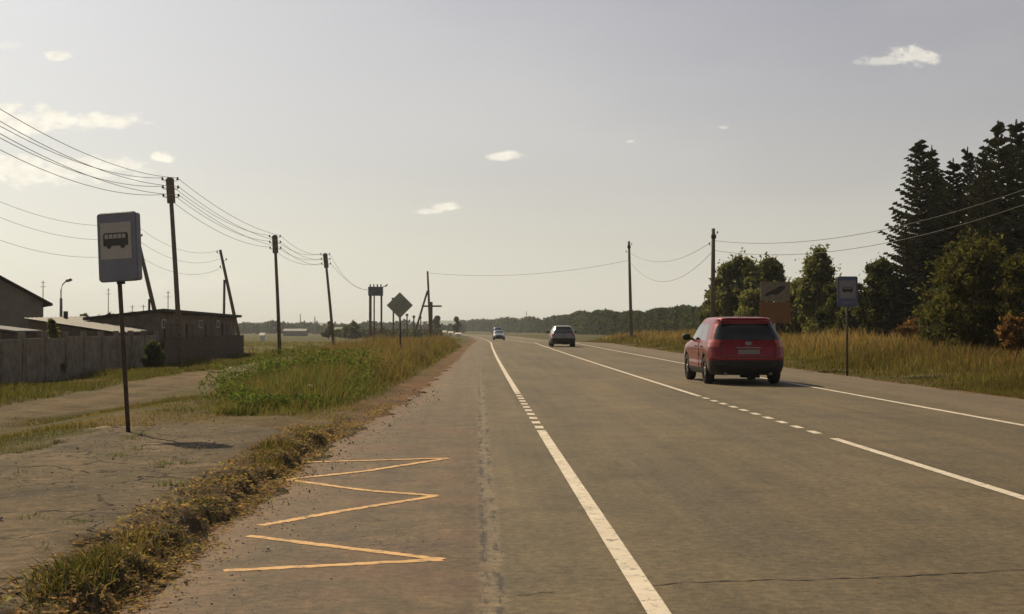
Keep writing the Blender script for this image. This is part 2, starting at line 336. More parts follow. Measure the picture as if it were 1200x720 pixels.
def edge_left(Y):
    return np.interp(Y, [-30, 0, 8, 18, 24, 30, 60, 130, 700], [-2.0, -1.9, -1.85, -1.72, -1.45, -1.2, -.8, -.5, -.5])
def build_road():
    ys = np.concatenate([np.arange(-30, 40, .25), np.arange(40, 160, 1), np.arange(160, 700, 5)])
    n = 30; V = []; UV = []; E = []
    for Y in ys:
        c = float(curve_c(Y)); z = float(longz(Y)) + .004
        jl = .09 * math.sin(Y * 1.7) + .06 * math.sin(Y * 4.1 + 1) + .04 * math.sin(Y * 9.3); jr = .08 * math.sin(Y * 1.1 + 2) + .05 * math.sin(Y * 3.7)
        a = float(edge_left(Y)) + jl; b = 11.05 + jr
        for k in range(n + 1):
            u = a + (b - a) * k / n; V.append((c + u, Y, z)); UV.append((u, Y)); E.append(u - a)
    V = np.array(V); ny = len(ys); idx = np.arange(ny * (n + 1)).reshape(ny, n + 1)
    Fc = np.stack([idx[:-1, :-1], idx[:-1, 1:], idx[1:, 1:], idx[1:, :-1]], -1).reshape(-1, 4)
    o = np_mesh('road', V, Fc, road_mat()); me = o.data
    uvl = me.uv_layers.new(name='UVMap'); UV = np.array(UV, np.float32)
    uvl.data.foreach_set('uv', UV[Fc.ravel()].ravel())
    at = me.attributes.new('edge', 'FLOAT', 'POINT'); at.data.foreach_set('value', np.array(E, np.float32))
    tag(o, kind='structure')
    white = paint_mat('white_road_paint', (.68, .62, .52), (.52, .64)); white2 = white
    def line(mb, u, w, y0, y1, st):
        ys = np.arange(y0, y1 + st * .5, st); 
        v = []; f = []
        for Y in ys:
            c = float(curve_c(Y)); z = float(longz(Y)) + .009
            v += [(c + u - w / 2 + .0012 * math.sin(Y * 7), Y, z), (c + u + w / 2 + .0012 * math.sin(Y * 5.3), Y, z)]
        for i in range(len(ys) - 1): f.append((2 * i, 2 * i + 1, 2 * i + 3, 2 * i + 2))
        mb.add(v, f)
    L1, L2 = .97, 4.78
    m1 = MB(); line(m1, L1, .125, -5, 19.3, .5)
    Y = 19.85
    while Y < 30: line(m1, L1, .125, Y, Y + .5, .25); Y += 1.0
    line(m1, L1, .125, 30.2, 130, 1.0); line(m1, L1, .125, 130, 600, 5)
    tag(m1.build('lane_line', white), kind='structure')
    m2 = MB(); line(m2, L2, .12, -5, 18.2, .5); Y = 18.8
    while Y < 29: line(m2, L2, .12, Y, Y + .5, .25); Y += 1.0
    line(m2, L2, .12, 29.2, 130, 1.0); line(m2, L2, .12, 130, 600, 5)
    tag(m2.build('lane_line', white2), kind='structure')
    m3 = MB(); line(m3, 8.25, .12, -5, 130, 1.0); line(m3, 8.25, .12, 130, 600, 5)
    tag(m3.build('lane_line', white2), kind='structure')
    # yellow zigzag of the bus stop
    pts = [(262, 670, 518, 657), (518, 657, 290, 629), (305, 617, 400, 600), (400, 600, 512, 582), (512, 582, 430, 576), (430, 576, 335, 563), (335, 563, 430, 553), (430, 553, 525, 538), (525, 538, 345, 543)]
    mz = MB()
    for i, (x0, y0, x1, y1) in enumerate(pts):
        a, b = G(x0, y0), G(x1, y1); d = (b - a).normalized(); n_ = Vector((-d.y, d.x, 0)) * .046
        z = Vector((0, 0, .0065 + .0004 * i)); K = 34; v = []; f = []
        for k in range(K + 1):
            p = a + (b - a) * k / K; j, j2 = random.uniform(-.25, .25), random.uniform(-.25, .25); v += [p + n_ * (1 + j) + z, p - n_ * (1 + j2) + z]
        for k in range(K): f.append((2 * k, 2 * k + 1, 2 * k + 3, 2 * k + 2))
        mz.add(v, f)
    tag(mz.build('zigzag_marking', paint_mat('yellow_road_paint', (.66, .40, .16), (.49, .64))), kind='structure')
    # transverse crack
    mc = MB(); dark = simple('crack_tar', (.03, .027, .022), .9)
    def crack(pp, w=.012):
        v = []; f = []
        for i, p in enumerate(pp):
            ww = w * random.uniform(.3, 1.5); v += [(p[0], p[1] - ww, .0075), (p[0], p[1] + ww, .0075)]
        for i in range(len(pp) - 1): f.append((2 * i, 2 * i + 1, 2 * i + 3, 2 * i + 2))
        mc.add(v, f)
    a, b = G(735, 689), G(1230, 669); N = 60; y = 0; pp = []
    for k in range(N + 1):
        t = k / N; y += random.uniform(-.02, .02); y *= .93; p = a.lerp(b, t); pp.append((p.x, p.y + y + .05 * math.sin(t * 9)))
    crack(pp, .008); pp = [(G(600, 700).x + .02 * k + random.uniform(-.01, .01), G(600, 700).y + .015 * math.sin(k) + .01 * k) for k in range(16)]; crack(pp, .006)
    tag(mc.build('road_crack', dark), kind='structure')
build_road()

def build_pad():
    m, nt, b = nodes_mat('weathered_pad', .9, .2); v = objco(nt)
    mp = nt.nodes.new('ShaderNodeMapping'); mp.inputs['Scale'].default_value = (.9, .75, 1); nt.links.new(v, mp.inputs[0])
    n1 = add_noise(nt, 1.1, 7, .65, mp.outputs[0]); n2 = add_noise(nt, 8, 6, .7, v); n3 = add_noise(nt, 70, 3, .7, v)
    c = ramp(nt, n1, [(.30, (.048, .038, .022)), (.43, (.084, .063, .036)), (.55, (.116, .085, .049)), (.66, (.20, .145, .088))])
    gr = mrange(nt, add_noise(nt, .9, 5, .6, v), .52, .68, 0, .55); c = mixc(nt, gr, c, (.062, .060, .026))
    c = mixc(nt, 1.0, c, ramp(nt, n2, [(.3, (.65, .65, .65)), (.7, (1.35, 1.33, 1.3))]), 'MULTIPLY')
    c = mixc(nt, 1.0, c, ramp(nt, n3, [(.3, (.8, .8, .8)), (.7, (1.2, 1.2, 1.2))]), 'MULTIPLY')
    vo = nt.nodes.new('ShaderNodeTexVoronoi'); vo.feature = 'DISTANCE_TO_EDGE'; vo.inputs['Scale'].default_value = .9; dv = nt.nodes.new('ShaderNodeVectorMath'); nn = nt.nodes.new('ShaderNodeTexNoise'); nn.inputs['Scale'].default_value = 1.6; nn.inputs['Detail'].default_value = 7
    nt.links.new(v, nn.inputs['Vector']); nt.links.new(v, dv.inputs[0]); nt.links.new(nn.outputs['Color'], dv.inputs[1]); nt.links.new(dv.outputs[0], vo.inputs['Vector'])
    ck = mth(nt, 'MULTIPLY', mrange(nt, vo.outputs['Distance'], .0, .035, 1, 0), mrange(nt, n1, .4, .55, .25, .95)); c = mixc(nt, ck, c, (.028, .025, .016))
    sp_ = mrange(nt, add_noise(nt, 17, 4, .7, v), .6, .68, 0, .7); c = mixc(nt, sp_, c, (.24, .185, .125))
    nt.links.new(c, b.inputs['Base Color']); bump(nt, b, mth(nt, 'SUBTRACT', mth(nt, 'ADD', n2, mth(nt, 'MULTIPLY', n1, 2)), ck), .7, .05)
    ys = np.arange(-2, 19.01, .07); xs = np.array([0, .01, .1, .2, .3, .4, .5, .6, .7, .78, .85, .9, .94, .97, .985, 1]); V = []; rr_ = np.random.default_rng(3); fb = np.convolve(rr_.normal(size=400), np.ones(5) / 5, 'same'); 
    for Y in ys:
        t = .08 * math.sin(Y * 1.9) + .05 * math.sin(Y * 4.7 + 1) + .16 * fb[int((Y + 2) / .07) % 400]
        xr = -2.33 + t * .8 - .25 * max(0, Y - 17.5) ** 1.2; xl = -4.95 + .12 * math.sin(Y * 1.3) + .08 * math.sin(Y * 3.3) + .12 * fb[int((Y + 2) / .07) % 400 - 60]
        for k, s in enumerate(xs):
            x = xl + (xr - xl) * s; z = .125 + .018 * math.sin(x * 2.1 + Y * .8) + .012 * math.sin(Y * 2.7 + x) - .05 * max(0, (s - .9) / .1) ** 2 + rr_.normal() * .004
            if k in (0, len(xs) - 1): z = .02
            elif k == len(xs) - 2: z -= .02
            V.append((x, Y, z))
    nx = len(xs); idx = np.arange(len(V)).reshape(-1, nx)
    Fc = np.stack([idx[:-1, :-1], idx[:-1, 1:], idx[1:, 1:], idx[1:, :-1]], -1).reshape(-1, 4)
    tag(np_mesh('pavement', V, Fc, m), kind='structure')
    # broken edges and fissures in the pad
    mb = MB()
    for (x0, y0, x1, y1, w) in ((40, 690, 150, 655, .016), (150, 655, 215, 605, .012), (225, 600, 330, 560, .02), (250, 560, 320, 535, .016), (170, 552, 240, 548, .008), (300, 540, 345, 528, .02)):
        a, b = G(x0, y0, .15), G(x1, y1, .15); K = 14; v = []; f = []
        for k in range(K + 1):
            p = a.lerp(b, k / K) + Vector((random.uniform(-.03, .03), random.uniform(-.05, .05), .006)); ww = w * random.uniform(.4, 1.4)
            v += [p + Vector((0, ww * 1.2, 0)), p - Vector((0, ww * 1.2, 0))]
        for k in range(K): f.append((2 * k, 2 * k + 1, 2 * k + 3, 2 * k + 2))
        mb.add(v, f)
    tag(mb.build('pavement_crack', simple('fissure_soil', (.035, .03, .022), .95)), kind='structure')
build_pad()

def mound_z(x, y):
    x = np.asarray(x, float); y = np.asarray(y, float)
    w = .05 * np.sin(y * 1.9) + .035 * np.sin(y * 4.7 + 1) + .03 * np.sin(y * 11.3 + 2)
    c = -2.12 + w + .012 * (y - 12) * (y > 12); d = x - c
    h = .125 + .035 * np.sin(y * 2.6 + .7) + .022 * np.sin(y * 7.1) - .07 * np.clip((y - 16.5) / 3, 0, 1)
    side = np.where(d > 0, 1 - sstep(.05, .24, d), 1 - .45 * sstep(.05, .35, -d))
    return (h * side + .012 * np.sin(x * 31 + y * 17) * side) * np.clip((20.3 - y) / 1.2, 0, 1)
def build_mound():
    m, nt, b = nodes_mat('kerb_soil', .95, .1); v = objco(nt); f = add_noise(nt, 5, 7, .75, v); g = add_noise(nt, 30, 5, .7, v)
    c = ramp(nt, f, [(.3, (.035, .030, .016)), (.5, (.075, .058, .032)), (.68, (.14, .098, .056))]); c = mixc(nt, 1.0, c, ramp(nt, g, [(.3, (.6, .6, .6)), (.7, (1.5, 1.45, 1.4))]), 'MULTIPLY')
    nt.links.new(c, b.inputs['Base Color']); bump(nt, b, mth(nt, 'ADD', f, g), .9, .03)
    xs = np.arange(-2.62, -1.50, .035); ys = np.arange(0, 20.4, .07); X, Y = np.meshgrid(xs, ys); Z = mound_z(X, Y) + rng.normal(0, .006, X.shape)
    Z[:, 0] = -.05; Z = np.where(X > -1.86, np.minimum(Z, -.006), Z); ny, nx = X.shape; idx = np.arange(ny * nx).reshape(ny, nx)
    Fc = np.stack([idx[:-1, :-1], idx[:-1, 1:], idx[1:, 1:], idx[1:, :-1]], -1).reshape(-1, 4)
    tag(np_mesh('verge_kerb', np.stack([X, Y, Z], -1).reshape(-1, 3), Fc, m, smooth=True), kind='structure')
build_mound()

# distant hills
def build_hills():
    m = simple('wooded_hill', (.045, .055, .032), .95, .1, scale=.01)
    V = []; F_ = []; n = 160
    for k in range(n):
        x = -2600 + 5200 * k / (n - 1); h = 13 + 7 * math.sin(x * .0017 + .6) + 4 * math.sin(x * .0051) + 2.2 * math.sin(x * .013 + 2) + 1.2 * math.sin(x * .04)
        V += [(x, 3600, -5), (x, 3900, max(h, 2)), (x, 4300, -5)]
    for k in range(n - 1):
        a = 3 * k; F_ += [(a, a + 3, a + 4, a + 1), (a + 1, a + 4, a + 5, a + 2)]
    mb = MB(); mb.add(V, F_); tag(mb.build('hills', m, smooth=True), kind='structure')
build_hills()

# ------------------------------------------------------------------ haze
def build_haze():
    m = bpy.data.materials.new('haze_air'); m.use_nodes = True; nt = m.node_tree; nt.nodes.clear()
    o = nt.nodes.new('ShaderNodeOutputMaterial'); v = nt.nodes.new('ShaderNodeVolumePrincipled')
    v.inputs['Color'].default_value = (.80, .86, .92, 1); v.inputs['Density'].default_value = .00020; v.inputs['Anisotropy'].default_value = .35
    nt.links.new(v.outputs[0], o.inputs['Volume'])
    mb = MB(); mb.box((0, 2400, 14.5), (9000, 5000, 41)); b = mb.build('haze', m); tag(b, kind='stuff')
build_haze()

# ------------------------------------------------------------------ foliage builders
def quads(C, A, B):
    """quads centred C with half axes A, B"""
    n = len(C); V = np.empty((n, 4, 3)); V[:, 0] = C - A - B; V[:, 1] = C + A - B; V[:, 1] = C + A - B * .35; V[:, 2] = C + A + B * .35; V[:, 3] = C - A * .8 + B * .9
    return V.reshape(-1, 3), np.arange(n * 4).reshape(-1, 4)
def rand_dirs(n):
    v = rng.normal(size=(n, 3)); return v / np.linalg.norm(v, axis=1, keepdims=True)
def leaf_cloud(C, size, hue, jit=.25, flat=0.0):
    n = len(C); a = rand_dirs(n); b = np.cross(a, rand_dirs(n)); b /= np.linalg.norm(b, axis=1, keepdims=True) + 1e-9
    if flat: a[:, 2] *= 1 - flat; b[:, 2] *= 1 - flat
    s = (size * rng.uniform(.55, 1.3, n))[:, None]
    V, Fc = quads(C, a * s, b * s * .55)
    h = np.asarray(hue) * (1 + rng.uniform(-jit, jit, (n, 1))) * (1 + rng.uniform(-.08, .08, (n, 3)))
    return V, Fc, np.repeat(h, 4, 0)
def crown_points(h0, h1, rad, n_clump, per, seed, shape='round', cl=.32):
    r = np.random.default_rng(seed); cs = []
    for _ in range(n_clump):
        for _try in range(50):
            t = r.uniform(0, 1); 
            if shape == 'round': prof = math.sin(math.pi * min(1, t * .86 + .12)) ** .6
            elif shape == 'birch': prof = (math.sin(math.pi * min(1, t ** .8 * .9 + .07))) ** .9
            else: prof = (1 - t) ** .7 + .12
            a = r.uniform(0, 2 * math.pi); lob = 1 + .28 * math.sin(3 * a + seed) + .16 * math.sin(5 * a + 2.3 * seed + 4 * t)
            rr = rad * prof * lob * math.sqrt(r.uniform(.12, 1))
            break
        cs.append((rr * math.cos(a), rr * math.sin(a), h0 + (h1 - h0) * t))
    cs = np.array(cs); P_ = []; tone = []
    for c in cs:
        k = int(per * r.uniform(.5, 1.5)); s = rad * cl * r.uniform(.5, 1.15); d = r.normal(size=(k, 3)); d *= (r.uniform(.2, 1, (k, 1)) ** .5) / np.linalg.norm(d, axis=1, keepdims=True)
        d[:, 2] *= .72; P_.append(c + d * s); tone += [r.uniform(.72, 1.3)] * k
    Pn = np.concatenate(P_); tone = np.array(tone); k = len(Pn) // 4; j = r.integers(0, len(Pn), k); ex = Pn[j] + r.normal(size=(k, 3)) * rad * .17
    return np.concatenate([Pn, ex]), np.concatenate([tone, tone[j]]), cs
BARK = simple('bark', (.11, .09, .07), .95, .1, scale=14, bmp=.5)
BARK_BIRCH = simple('birch_bark', (.42, .40, .36), .8, .2, var=.55, scale=5)
LEAF = leaf_mat('leaf', .45); NEEDLE = leaf_mat('needles', .12)
def bushy_tree(name, loc, height, rad, base, hue, seed, label, cat='tree', shape='round', clumps=60, per=130, leaf=.11, group=None, bark=None, cl=.40):
    t = empty(name, loc, label, cat, group)
    Pn, tone, cs = crown_points(base, height, rad, clumps, per, seed, shape, cl)
    V, Fc, H = leaf_cloud(Pn, leaf, np.asarray(hue)[None] * tone[:, None])
    np_mesh('crown', V, Fc, LEAF, H, t)
    r = random.Random(seed); mb = MB(); top = height * .9; r0 = .035 * height / 2 + .03
    mb.tube([(0, 0, -.2), (.05, 0, top * .3), (.1 * r.uniform(-1, 1), .05, top * .65), (0, 0, top)], [r0, r0 * .8, r0 * .45, .02], 8)
    for c in cs[::3]:
        z0 = max(base * .6, c[2] - rad * .7); mb.tube([(0, 0, z0), (c[0] * .5, c[1] * .5, z0 + (c[2] - z0) * .6), tuple(c)], [r0 * .35, r0 * .2, .008], 5, False)
    mb.build('trunk', bark or BARK, t, True); return t
def spruce_mesh(height, rad, seed, hue):
    r = np.random.default_rng(seed); C = []; A = []; B = []; tone = []; mb = MB()
    z = height * .06
    while z < height * .985:
        t = z / height; L = rad * (1 - t) ** .82 * (.93 + .12 * math.sin(z * 2.1 + seed)) + .10
        nb = max(5, int(11 - 5 * t)); a0 = r.uniform(0, 6.28)
        for k in range(nb):
            a = a0 + 2 * math.pi * k / nb + r.uniform(-.25, .25); l = L * r.uniform(.62, 1.18) * (1 if r.uniform() > .12 else .55); zz = z + r.uniform(-.12, .12)
            droop = .30 * (1 - t) + .02; ca, sa = math.cos(a), math.sin(a); ns = max(4, int(l / .17)); tn = r.uniform(.7, 1.25)
            pts = []
            for i in range(ns + 1):
                s = i / ns; zz_ = zz + l * (.10 * s - droop * s * (1.35 - .95 * s * s)) + .5 * t * s * l; pts.append(np.array((ca * l * s, sa * l * s, zz_)))
            mb.tube([tuple(p) for p in (pts[0], pts[len(pts) // 2], pts[-1])], [.03, .018, .006], 4, False)
            for i in range(1, ns + 1):
                p = pts[i]; s = i / ns; wd = (.42 * (1 - s) ** .6 + .07) * min(1, l / 1.2) * .9
                for sd_ in (-1, 1):
                    for q in range(2):
                        f = r.uniform(.35, 1.1); side = np.array((-sa, ca, 0)) * sd_; d = side * .8 + np.array((ca, sa, 0)) * .55 + np.array((0, 0, r.uniform(-.45, .05))); d /= np.linalg.norm(d)
                        C.append(p + d * wd * .5 * f + r.normal(size=3) * .02); A.append(d * wd * .55 * f); B.append(np.array((ca * .5, sa * .5, r.uniform(-.9, .9))) * .036 + np.array((0, 0, .02))); tone.append(tn)
                C.append(p + np.array((0, 0, -.05))); A.append(np.array((ca, sa, -.25)) * .12); B.append(np.array((0, 0, r.uniform(.05, .11)))); tone.append(tn)
        z += (.20 + .13 * (1 - t)) * r.uniform(.8, 1.25)
    for i in range(14):
        C.append(np.array((0, 0, height * (.95 + .055 * i / 14)))); a = r.uniform(0, 6.28); A.append(np.array((math.cos(a), math.sin(a), .6)) * .10 * (1.2 - i / 14)); B.append(np.array((0, 0, .05))); tone.append(1)
    mb.tube([(0, 0, -.3), (0, 0, height * .5), (0, 0, height)], [.025 * height / 2 + .04, .06, .015], 8)
    C = np.array(C); V, Fc = quads(C, np.array(A), np.array(B)); n = len(C)
    H = np.asarray(hue)[None] * np.array(tone)[:, None] * (1 + rng.uniform(-.2, .2, (n, 1))); return V, Fc, np.repeat(H, 4, 0), mb
def spruce(loc, height, rad, seed, label, hue=(.046, .052, .026), src=None, rz=0.0):
    t = empty('spruce_tree', loc, label, 'spruce', 'spruces in the dark stand right of the road', rz)
    if src is None:
        V, Fc, H, mb = spruce_mesh(height, rad, seed, hue); np_mesh('crown', V, Fc, NEEDLE, H, t); mb.build('trunk', BARK, t, True)
    else:
        for ch in [q for q in COL.objects if q.parent == src]:
            c = ch.copy(); COL.objects.link(c); c.parent = t
    return t

def spruces():
    H1 = 10.0
    def at(px, top, Y, src, lab, rz, wide=1.0):
        p = P(px, top, Y); zg = tz(p.x, Y); h = p.z - zg; k = h / H1
        t = spruce((p.x, Y, zg), H1, 2.9, 3, lab, src=src, rz=rz); t.scale = (k * wide, k * wide, k); return t
    a = spruce((0, 0, 0), H1, 2.6, 3, 'x'); b = spruce((0, 0, 0), H1, 2.1, 11, 'y'); c = spruce((0, 0, 0), H1, 2.9, 23, 'z')
    rows = [(1078, 165, 74, a, 'tall dark spruce at the left edge of the stand with long bare drooping branches', 2.2, 1.12),
            (1092, 171, 77, b, 'slim spruce spire close behind the leftmost spruce', .7, .95),
            (1117, 186, 74, b, 'blunt topped spruce filling the dip in the middle of the stand', 3.0, 1.15),
            (1134, 172, 78, c, 'spruce with a bent ragged tip right of the dip in the stand', 1.1, .8),
            (1170, 142, 72, a, 'tall spruce with thick forked looking top near the right edge', 4.2, 1.05),
            (1191, 140, 75, b, 'tallest spruce, its thin pointed top right of the forked one', 5.0, 1.2),
            (1152, 176, 70, c, 'lower spruce squeezed between the bent and the forked spruce', .2, .85),
            (1213, 150, 70, c, 'spruce cut off by the right edge of the picture', 2.9, 1.0),
            (1103, 205, 82, c, 'spruce behind the dip, only its upper tiers showing between the slim and the blunt one', 1.9, 1.15),
            (1158, 200, 82, b, 'spruce in the back row behind the lower squeezed one', 3.3, 1.3),
            (1060, 268, 72, c, 'short young spruce at the foot of the leftmost tall one', 3.6, 1.0)]
    used = set()
    for px, top, Y, src, lab, rz, wd in rows:
        if id(src) not in used:
            used.add(id(src)); t = src; p = P(px, top, Y); zg = tz(p.x, Y); k = (p.z - zg) / H1
            t.location = (p.x, Y, zg); t.rotation_euler = (0, 0, rz); t.scale = (k * wd, k * wd, k); t['label'] = lab
        else: at(px, top, Y, src, lab, rz, wd)
spruces()

def trees():
    g1 = (.125, .130, .060); g2 = (.140, .140, .066); g3 = (.080, .086, .042)
    def put(px, top, Y, halfpx, base, hue, seed, label, **k):
        p = P(px, top, Y); zg = tz(p.x, Y); s = F / Y
        return bushy_tree(k.pop('name', 'deciduous_tree'), (p.x, Y, zg), p.z - zg, halfpx / s, base, hue, seed, label, **k)
    grp = 'leafy trees and bushes along the right verge'
    put(866, 304, 100, 27, .6, g1, 5, 'wide leafy tree right beside the tall pole above the red car', clumps=80, leaf=.15, group=grp)
    put(903, 308, 102, 21, .6, g1, 6, 'rounder leafy tree behind the pale and orange road sign', clumps=70, leaf=.15, group=grp)
    put(836, 340, 108, 16, .3, g3, 7, 'low dark leafy tree at the foot of the tall pole', clumps=40, leaf=.16, group=grp)
    put(884, 345, 84, 24, .2, g2, 8, 'pale green bush in front of the two round leafy trees', name='bush', cat='bush', clumps=50, leaf=.12, group=grp)
    put(958, 296, 86, 26, .4, g2, 9, 'pointed young birch with loose open top between the two signs', name='birch_tree', shape='cone', clumps=90, leaf=.11, group=grp, cl=.36, bark=BARK_BIRCH)
    put(937, 330, 90, 20, .2, g2, 10, 'light leafy tree between the orange sign and the young birch', clumps=45, leaf=.13, group=grp)
    put(983, 335, 80, 18, .2, g3, 12, 'dark leafy bush behind the blue and white stop sign', name='bush', cat='bush', clumps=45, leaf=.12, group=grp)
    put(1032, 308, 73, 22, .3, g3, 13, 'dark leafy tree under the branches of the leftmost spruce', clumps=80, leaf=.11, group=grp, cl=.34)
    put(1010, 345, 78, 20, .1, g3, 17, 'low dark bush between stop sign and spruces', name='bush', cat='bush', clumps=50, leaf=.12, group=grp)
    put(1142, 285, 50, 52, .2, (.092, .088, .034), 14, 'big broad willow bush in front of the spruces', name='bush', cat='bush', clumps=170, per=130, leaf=.075, group=grp, cl=.24)
    put(1203, 300, 48, 40, .2, (.088, .084, .032), 15, 'willow bush running out of the picture on the right', name='bush', cat='bush', clumps=110, per=120, leaf=.075, group=grp, cl=.26)
    put(1104, 345, 56, 24, .1, g3, 16, 'low bush at the left foot of the big willow', name='bush', cat='bush', clumps=60, leaf=.08, group=grp)
    put(922, 338, 96, 22, .1, g1, 41, 'leafy thicket filling the gap right of the orange board', name='bush', cat='bush', clumps=60, leaf=.13, group=grp)
    put(975, 332, 92, 22, .1, g1, 42, 'leafy thicket between the young birch and the stop sign', name='bush', cat='bush', clumps=60, leaf=.13, group=grp)
    put(850, 330, 104, 18, .1, g1, 43, 'leafy undergrowth at the left edge of the roadside trees', name='bush', cat='bush', clumps=50, leaf=.14, group=grp)
    put(1068, 377, 60, 16, .1, (.17, .095, .055), 18, 'reddish brown withered bush in the tall grass before the spruces', name='bush', cat='bush', clumps=30, leaf=.07)
    put(1190, 372, 40, 18, .1, (.17, .095, .045), 19, 'rusty brown withered bush under the willow at the right edge', name='bush', cat='bush', clumps=24, leaf=.06)
    # left side
    put(180, 404, 62, 10, .05, g3, 30, 'dark bush growing against the concrete fence', name='bush', cat='bush', clumps=40, leaf=.10)
    put(122, 369, 92, 13, .3, g1, 31, 'bush peeping over the pale slate roof', name='bush', cat='bush', clumps=24, leaf=.16)
    put(100, 371, 95, 7, .3, g1, 32, 'small bush top left of the other one above the slate roof', name='bush', cat='bush', clumps=14, leaf=.16)
    put(62, 378, 52, 12, .1, g2, 33, 'small bush rising behind the near concrete fence panels', name='bush', cat='bush', clumps=26, leaf=.09)
    put(512, 372, 420, 4, 1.5, g3, 34, 'lone round tree right of the wooden cross in the distance', clumps=20, leaf=.4)
    put(535, 373, 430, 3.4, 1.5, g3, 35, 'smaller lone round tree at the far end of the left verge', clumps=18, leaf=.4)
    put(385, 377, 300, 6, .3, g3, 36, 'far shrub by the foot of the third wire pole', name='bush', cat='bush', clumps=16, leaf=.3)
    put(413, 379, 310, 9, .3, g3, 37, 'far shrub left of the frame of two posts', name='bush', cat='bush', clumps=20, leaf=.3)
trees()

def forest():
    Cs = []; hs = []; sz = []
    def add(px, Y, h, rad, n, hue, kind):
        p = P(px, 385, Y); zg = tz(p.x, Y); t = rng.uniform(0, 1, n)
        prof = np.sin(np.pi * np.clip(t * .85 + .12, 0, 1)) ** .6 if kind else (1 - t) ** .8 + .08
        a = rng.uniform(0, 6.28, n); rr = rad * prof * np.sqrt(rng.uniform(.1, 1, n))
        Cs.append(np.stack([p.x + rr * np.cos(a), Y + rr * np.sin(a), zg + h * (.06 + .94 * t)], -1)); hs.append(np.asarray(hue)[None] * rng.uniform(.75, 1.3) * np.ones((n, 1))); sz.append(np.full(n, .55 * Y / 500 + .12))
    # right-hand wood, coming nearer to the right
    for px in np.arange(540, 1215, 1.6):
        for row in range(3):
            Y = np.interp(px, [540, 600, 660, 700, 760, 850], [1150, 900, 620, 430, 330, 250]) * (1 + .05 * row) * rng.uniform(.98, 1.03)
            top = np.interp(px, [540, 600, 650, 665, 700, 760, 800, 830, 850], [376, 374.5, 372.5, 368.5, 366.5, 365, 361, 358, 356]) + rng.uniform(-1.3, 2.4) + 1.2 * math.sin(px * .21) + math.sin(px * .07)
            x = px + rng.uniform(-1, 1); p = P(x, top, Y); h = max(3.5, p.z - tz(p.x, Y)); kind = rng.uniform() < .7
            add(x, Y, h, h * (.30 if kind else .2), 110 if px > 640 else 50, (.046, .058, .026), kind)
    # left-hand far wood
    for px in np.arange(-10, 545, 2.0):
        for row in range(2):
            Y = rng.uniform(780, 1000); top = 380.5 + 2.0 * math.sin(px * .05 + 1) + 1.4 * math.sin(px * .17) + rng.uniform(-1.6, 1.6)
            if rng.uniform() < .03: top -= 4
            p = P(px, top, Y); h = max(4, p.z - tz(p.x, Y)); add(px, Y, h, h * .32, 55, (.038, .048, .026), rng.uniform() < .7)
    # hedge line in the middle distance on the left
    for px in np.arange(395, 520, 2.5):
        Y = rng.uniform(330, 380); top = 386.5 + rng.uniform(-1.5, 1.5); p = P(px, top, Y); h = max(1.2, p.z - tz(p.x, Y)); add(px, Y, h, 1.1, 40, (.06, .062, .032), True)
    C = np.concatenate(Cs); Hh = np.concatenate(hs); S = np.concatenate(sz); n = len(C)
    V, Fc, H = leaf_cloud(C, 1.0, Hh); Vc = V.reshape(n, 4, 3); Vc = C[:, None] + (Vc - C[:, None]) * S[:, None, None]
    o = np_mesh('forest', Vc.reshape(-1, 3), Fc, LEAF, H); tag(o, 'dark wood along the horizon on both sides of the road', 'forest', kind='stuff')
forest()

# ------------------------------------------------------------------ grass
def blades(X, Y, h, w, hue, lean=.25, tip=None, seed_head=0.0):
    n = len(X); Z = terrain(X, Y) 
    pad = (X > -4.95) & (X < -2.3) & (Y < 18.9); Z = np.where(pad, .12, Z)
    slope = (X > -2.55) & (X < -1.78) & (Y < 20.2); Z = np.where(slope, mound_z(X, Y), Z)
    a = rng.uniform(0, 6.28, n); la = rng.uniform(0, 6.28, n); l = h * rng.uniform(.05, lean, n) * 1.6
    wx, wy = np.cos(a) * w / 2, np.sin(a) * w / 2; dx, dy = np.cos(la) * l, np.sin(la) * l
    V = np.empty((n, 5, 3)); b = np.stack([X, Y, Z - .03], -1); W = np.stack([wx, wy, 0 * wx], -1)
    mid = b + np.stack([dx * .35, dy * .35, h * .6], -1); top = b + np.stack([dx, dy, h * rng.uniform(.9, 1.05, n)], -1)
    V[:, 0] = b - W; V[:, 1] = b + W; V[:, 2] = mid + W * .8; V[:, 3] = mid - W * .8; V[:, 4] = top
    i = np.arange(n)[:, None] * 5; T = np.concatenate([i + np.array([[0, 1, 2]]), i + np.array([[0, 2, 3]]), i + np.array([[3, 2, 4]])])
    H = np.repeat(hue, 5, 0).reshape(n, 5, 3)
    if tip is not None: H[:, 4] = tip; H[:, 2] = .55 * H[:, 2] + .45 * tip; H[:, 3] = H[:, 2]
    return V.reshape(-1, 3), T, H.reshape(-1, 3)
def jitter(base, n, j=.3):
    return np.asarray(base)[None] * rng.uniform(1 - j, 1 + j, (n, 1)) * rng.uniform(.88, 1.12, (n, 3))
class Acc:
    def __init__(s): s.V = []; s.T = []; s.H = []; s.o = 0
    def add(s, t):
        V, T, H = t; s.V.append(V); s.T.append(T + s.o); s.H.append(H); s.o += len(V)
    def build(s, name, mat, label, cat='grass'):
        o = np_mesh(name, np.concatenate(s.V), np.concatenate(s.T), mat, np.concatenate(s.H)); tag(o, label, cat, kind='stuff'); return o
GRASS = leaf_mat('grass_blade', .42)
def patchy(X, Y, s, k=0.0):
    return np.sin(X * s + k) * np.sin(Y * s * .8 + 1.3 * k) + .5 * np.sin(X * s * 2.3 + 2 * k) * np.sin(Y * s * 1.9)
